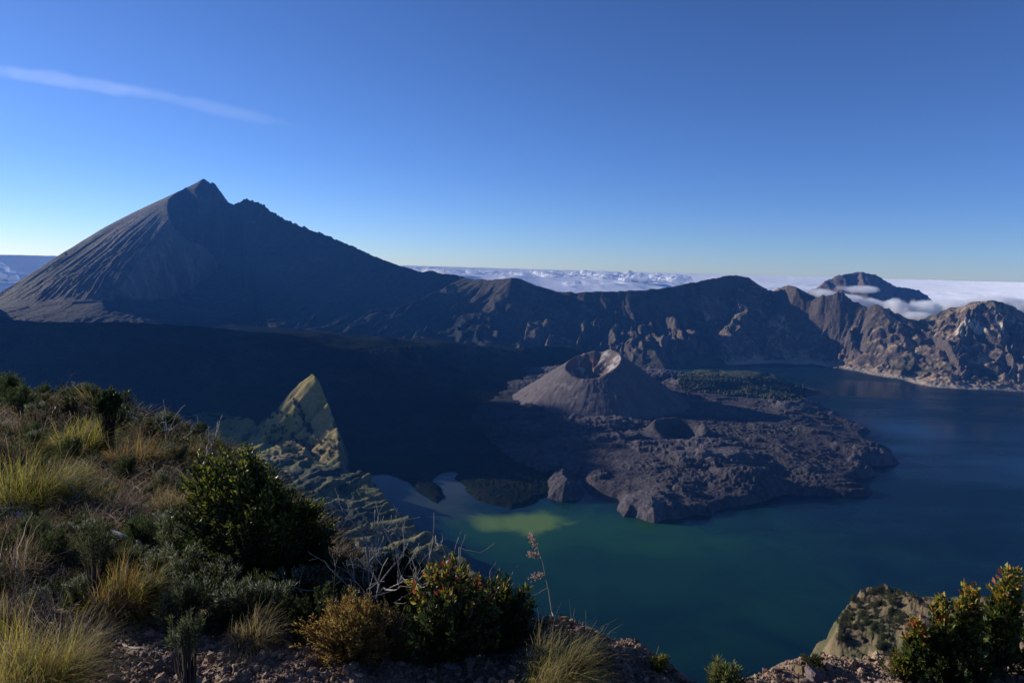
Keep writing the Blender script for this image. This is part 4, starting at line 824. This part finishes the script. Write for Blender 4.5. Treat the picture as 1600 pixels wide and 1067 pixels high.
def vcloud(name, c, rad, rot, dens, scale, thr=.45, seed=0.0, soft=1.0):
    V, F = ico(3); o = mesh_np(name, V, F, None, smooth=False, link=True) if False else None
    t = NT(name + "_vapour"); tc = t.n('TexCoord').outputs['Object']
    ln = t.n('VectorMath', {0: tc}, operation='LENGTH').outputs['Value']
    wp = t.n('VectorMath', {0: tc, 1: (rad[0] / scale, rad[1] / scale, rad[2] / scale)}, operation='MULTIPLY'); w2 = t.n('VectorMath', {0: wp.outputs[0], 1: (seed, seed * 1.7, 0)}, operation='ADD')
    nz = t.n('TexNoise', {'Vector': w2.outputs[0], 'Scale': 1.0, 'Detail': 5.0, 'Roughness': .6})
    f = t.n('MapRange', {0: ln, 1: 0.0, 2: 1.0, 3: 1.0, 4: 0.0}); s = t.n('Math', {0: f.outputs[0], 1: soft, 2: nz.outputs[0]}, operation='MULTIPLY_ADD')
    d = t.n('MapRange', {0: s.outputs[0], 1: thr + .35, 2: thr + .75, 3: 0.0, 4: dens}, interpolation_type='SMOOTHSTEP')
    v = t.n('VolumeScatter', {'Color': (1, 1, 1, 1), 'Density': d.outputs[0], 'Anisotropy': .35}); t.link(v.outputs[0], t.out.inputs['Volume'])
    o = mesh_np(name, V, F, t.m, smooth=False); o.location = c; o.scale = rad; o.rotation_euler = rot; return tag(o, kind='stuff')
for i, (px, py, Y, rx, ry, rz, dn) in enumerate([(1285, 458, 6000, 190, 200, 65, .010), (1325, 467, 5900, 240, 240, 70, .014), (1368, 478, 5800, 230, 240, 85, .022), (1402, 484, 5650, 210, 230, 125, .03), (1442, 486, 5600, 230, 240, 140, .03), (1490, 480, 5900, 340, 260, 105, .02), (1560, 472, 6200, 420, 300, 90, .018), (1625, 482, 6000, 420, 300, 110, .02), (1432, 494, 5150, 170, 150, 62, .02), (1345, 452, 6800, 330, 240, 60, .008)]):
    vcloud("low_cloud", at_y(px, py, Y), (rx, ry, rz), (0, .15 if i < 4 else 0, 0), dn, 110, .42, i * 3.3)
vcloud("cirrus_cloud", at_y(110, 128, 30000), (6600, 1200, 420), (0, math.radians(6.8), 0), .00006, 1100, .30, 2.0)
vcloud("cirrus_cloud", at_y(330, 168, 30000), (6000, 900, 420), (0, math.radians(11), 0), .00005, 1500, .30, 5.0)

def cumulus(name, spots, seed):
    """heaps of rounded billows, each heap built of many swelling lobes"""
    V0, F0 = ico(3); r = np.random.default_rng(seed); VV, FF = [], []; o = 0
    for px, py, Y, w, h in spots:
        c = at_y(px, py, Y)
        for k in range(16):
            q = r.uniform(-1, 1); s = h * r.uniform(.35, .8) * (1.15 - .6 * abs(q)); p = c + np.array([q * w, r.uniform(-1, 1) * w * .8, r.uniform(-.3, .5) * h * (1 - q * q)])
            n = fbm(V0[:, 0] * 2.2 + k + px, V0[:, 1] * 2.2 + V0[:, 2] * 1.7, 4, k); V = V0 * (1 + .45 * np.abs(n) + .2 * n)[:, None] * s * np.array([1.35, 1.2, .8]) + p
            VV.append(V); FF.append(F0 + o); o += len(V0)
    tag(mesh_np(name, np.concatenate(VV), np.concatenate(FF), bpy.data.materials["cloud_top"]), kind='stuff')
random.seed(31)
cumulus("cumulus_bank", [(px + random.uniform(-8, 8), 427 + .024 * (px - 650) + random.uniform(-3, 4), random.uniform(23000, 34000), random.uniform(350, 800), random.uniform(120, 270)) for px in list(range(645, 1070, 11)) + [985, 990, 1000, 690, 700]], 3)
cumulus("cumulus_bank", [(px, 421 + .25 * (px + 40) + random.uniform(-6, 8), random.uniform(14000, 20000), 450, 190) for px in range(-90, 75, 9)], 4)
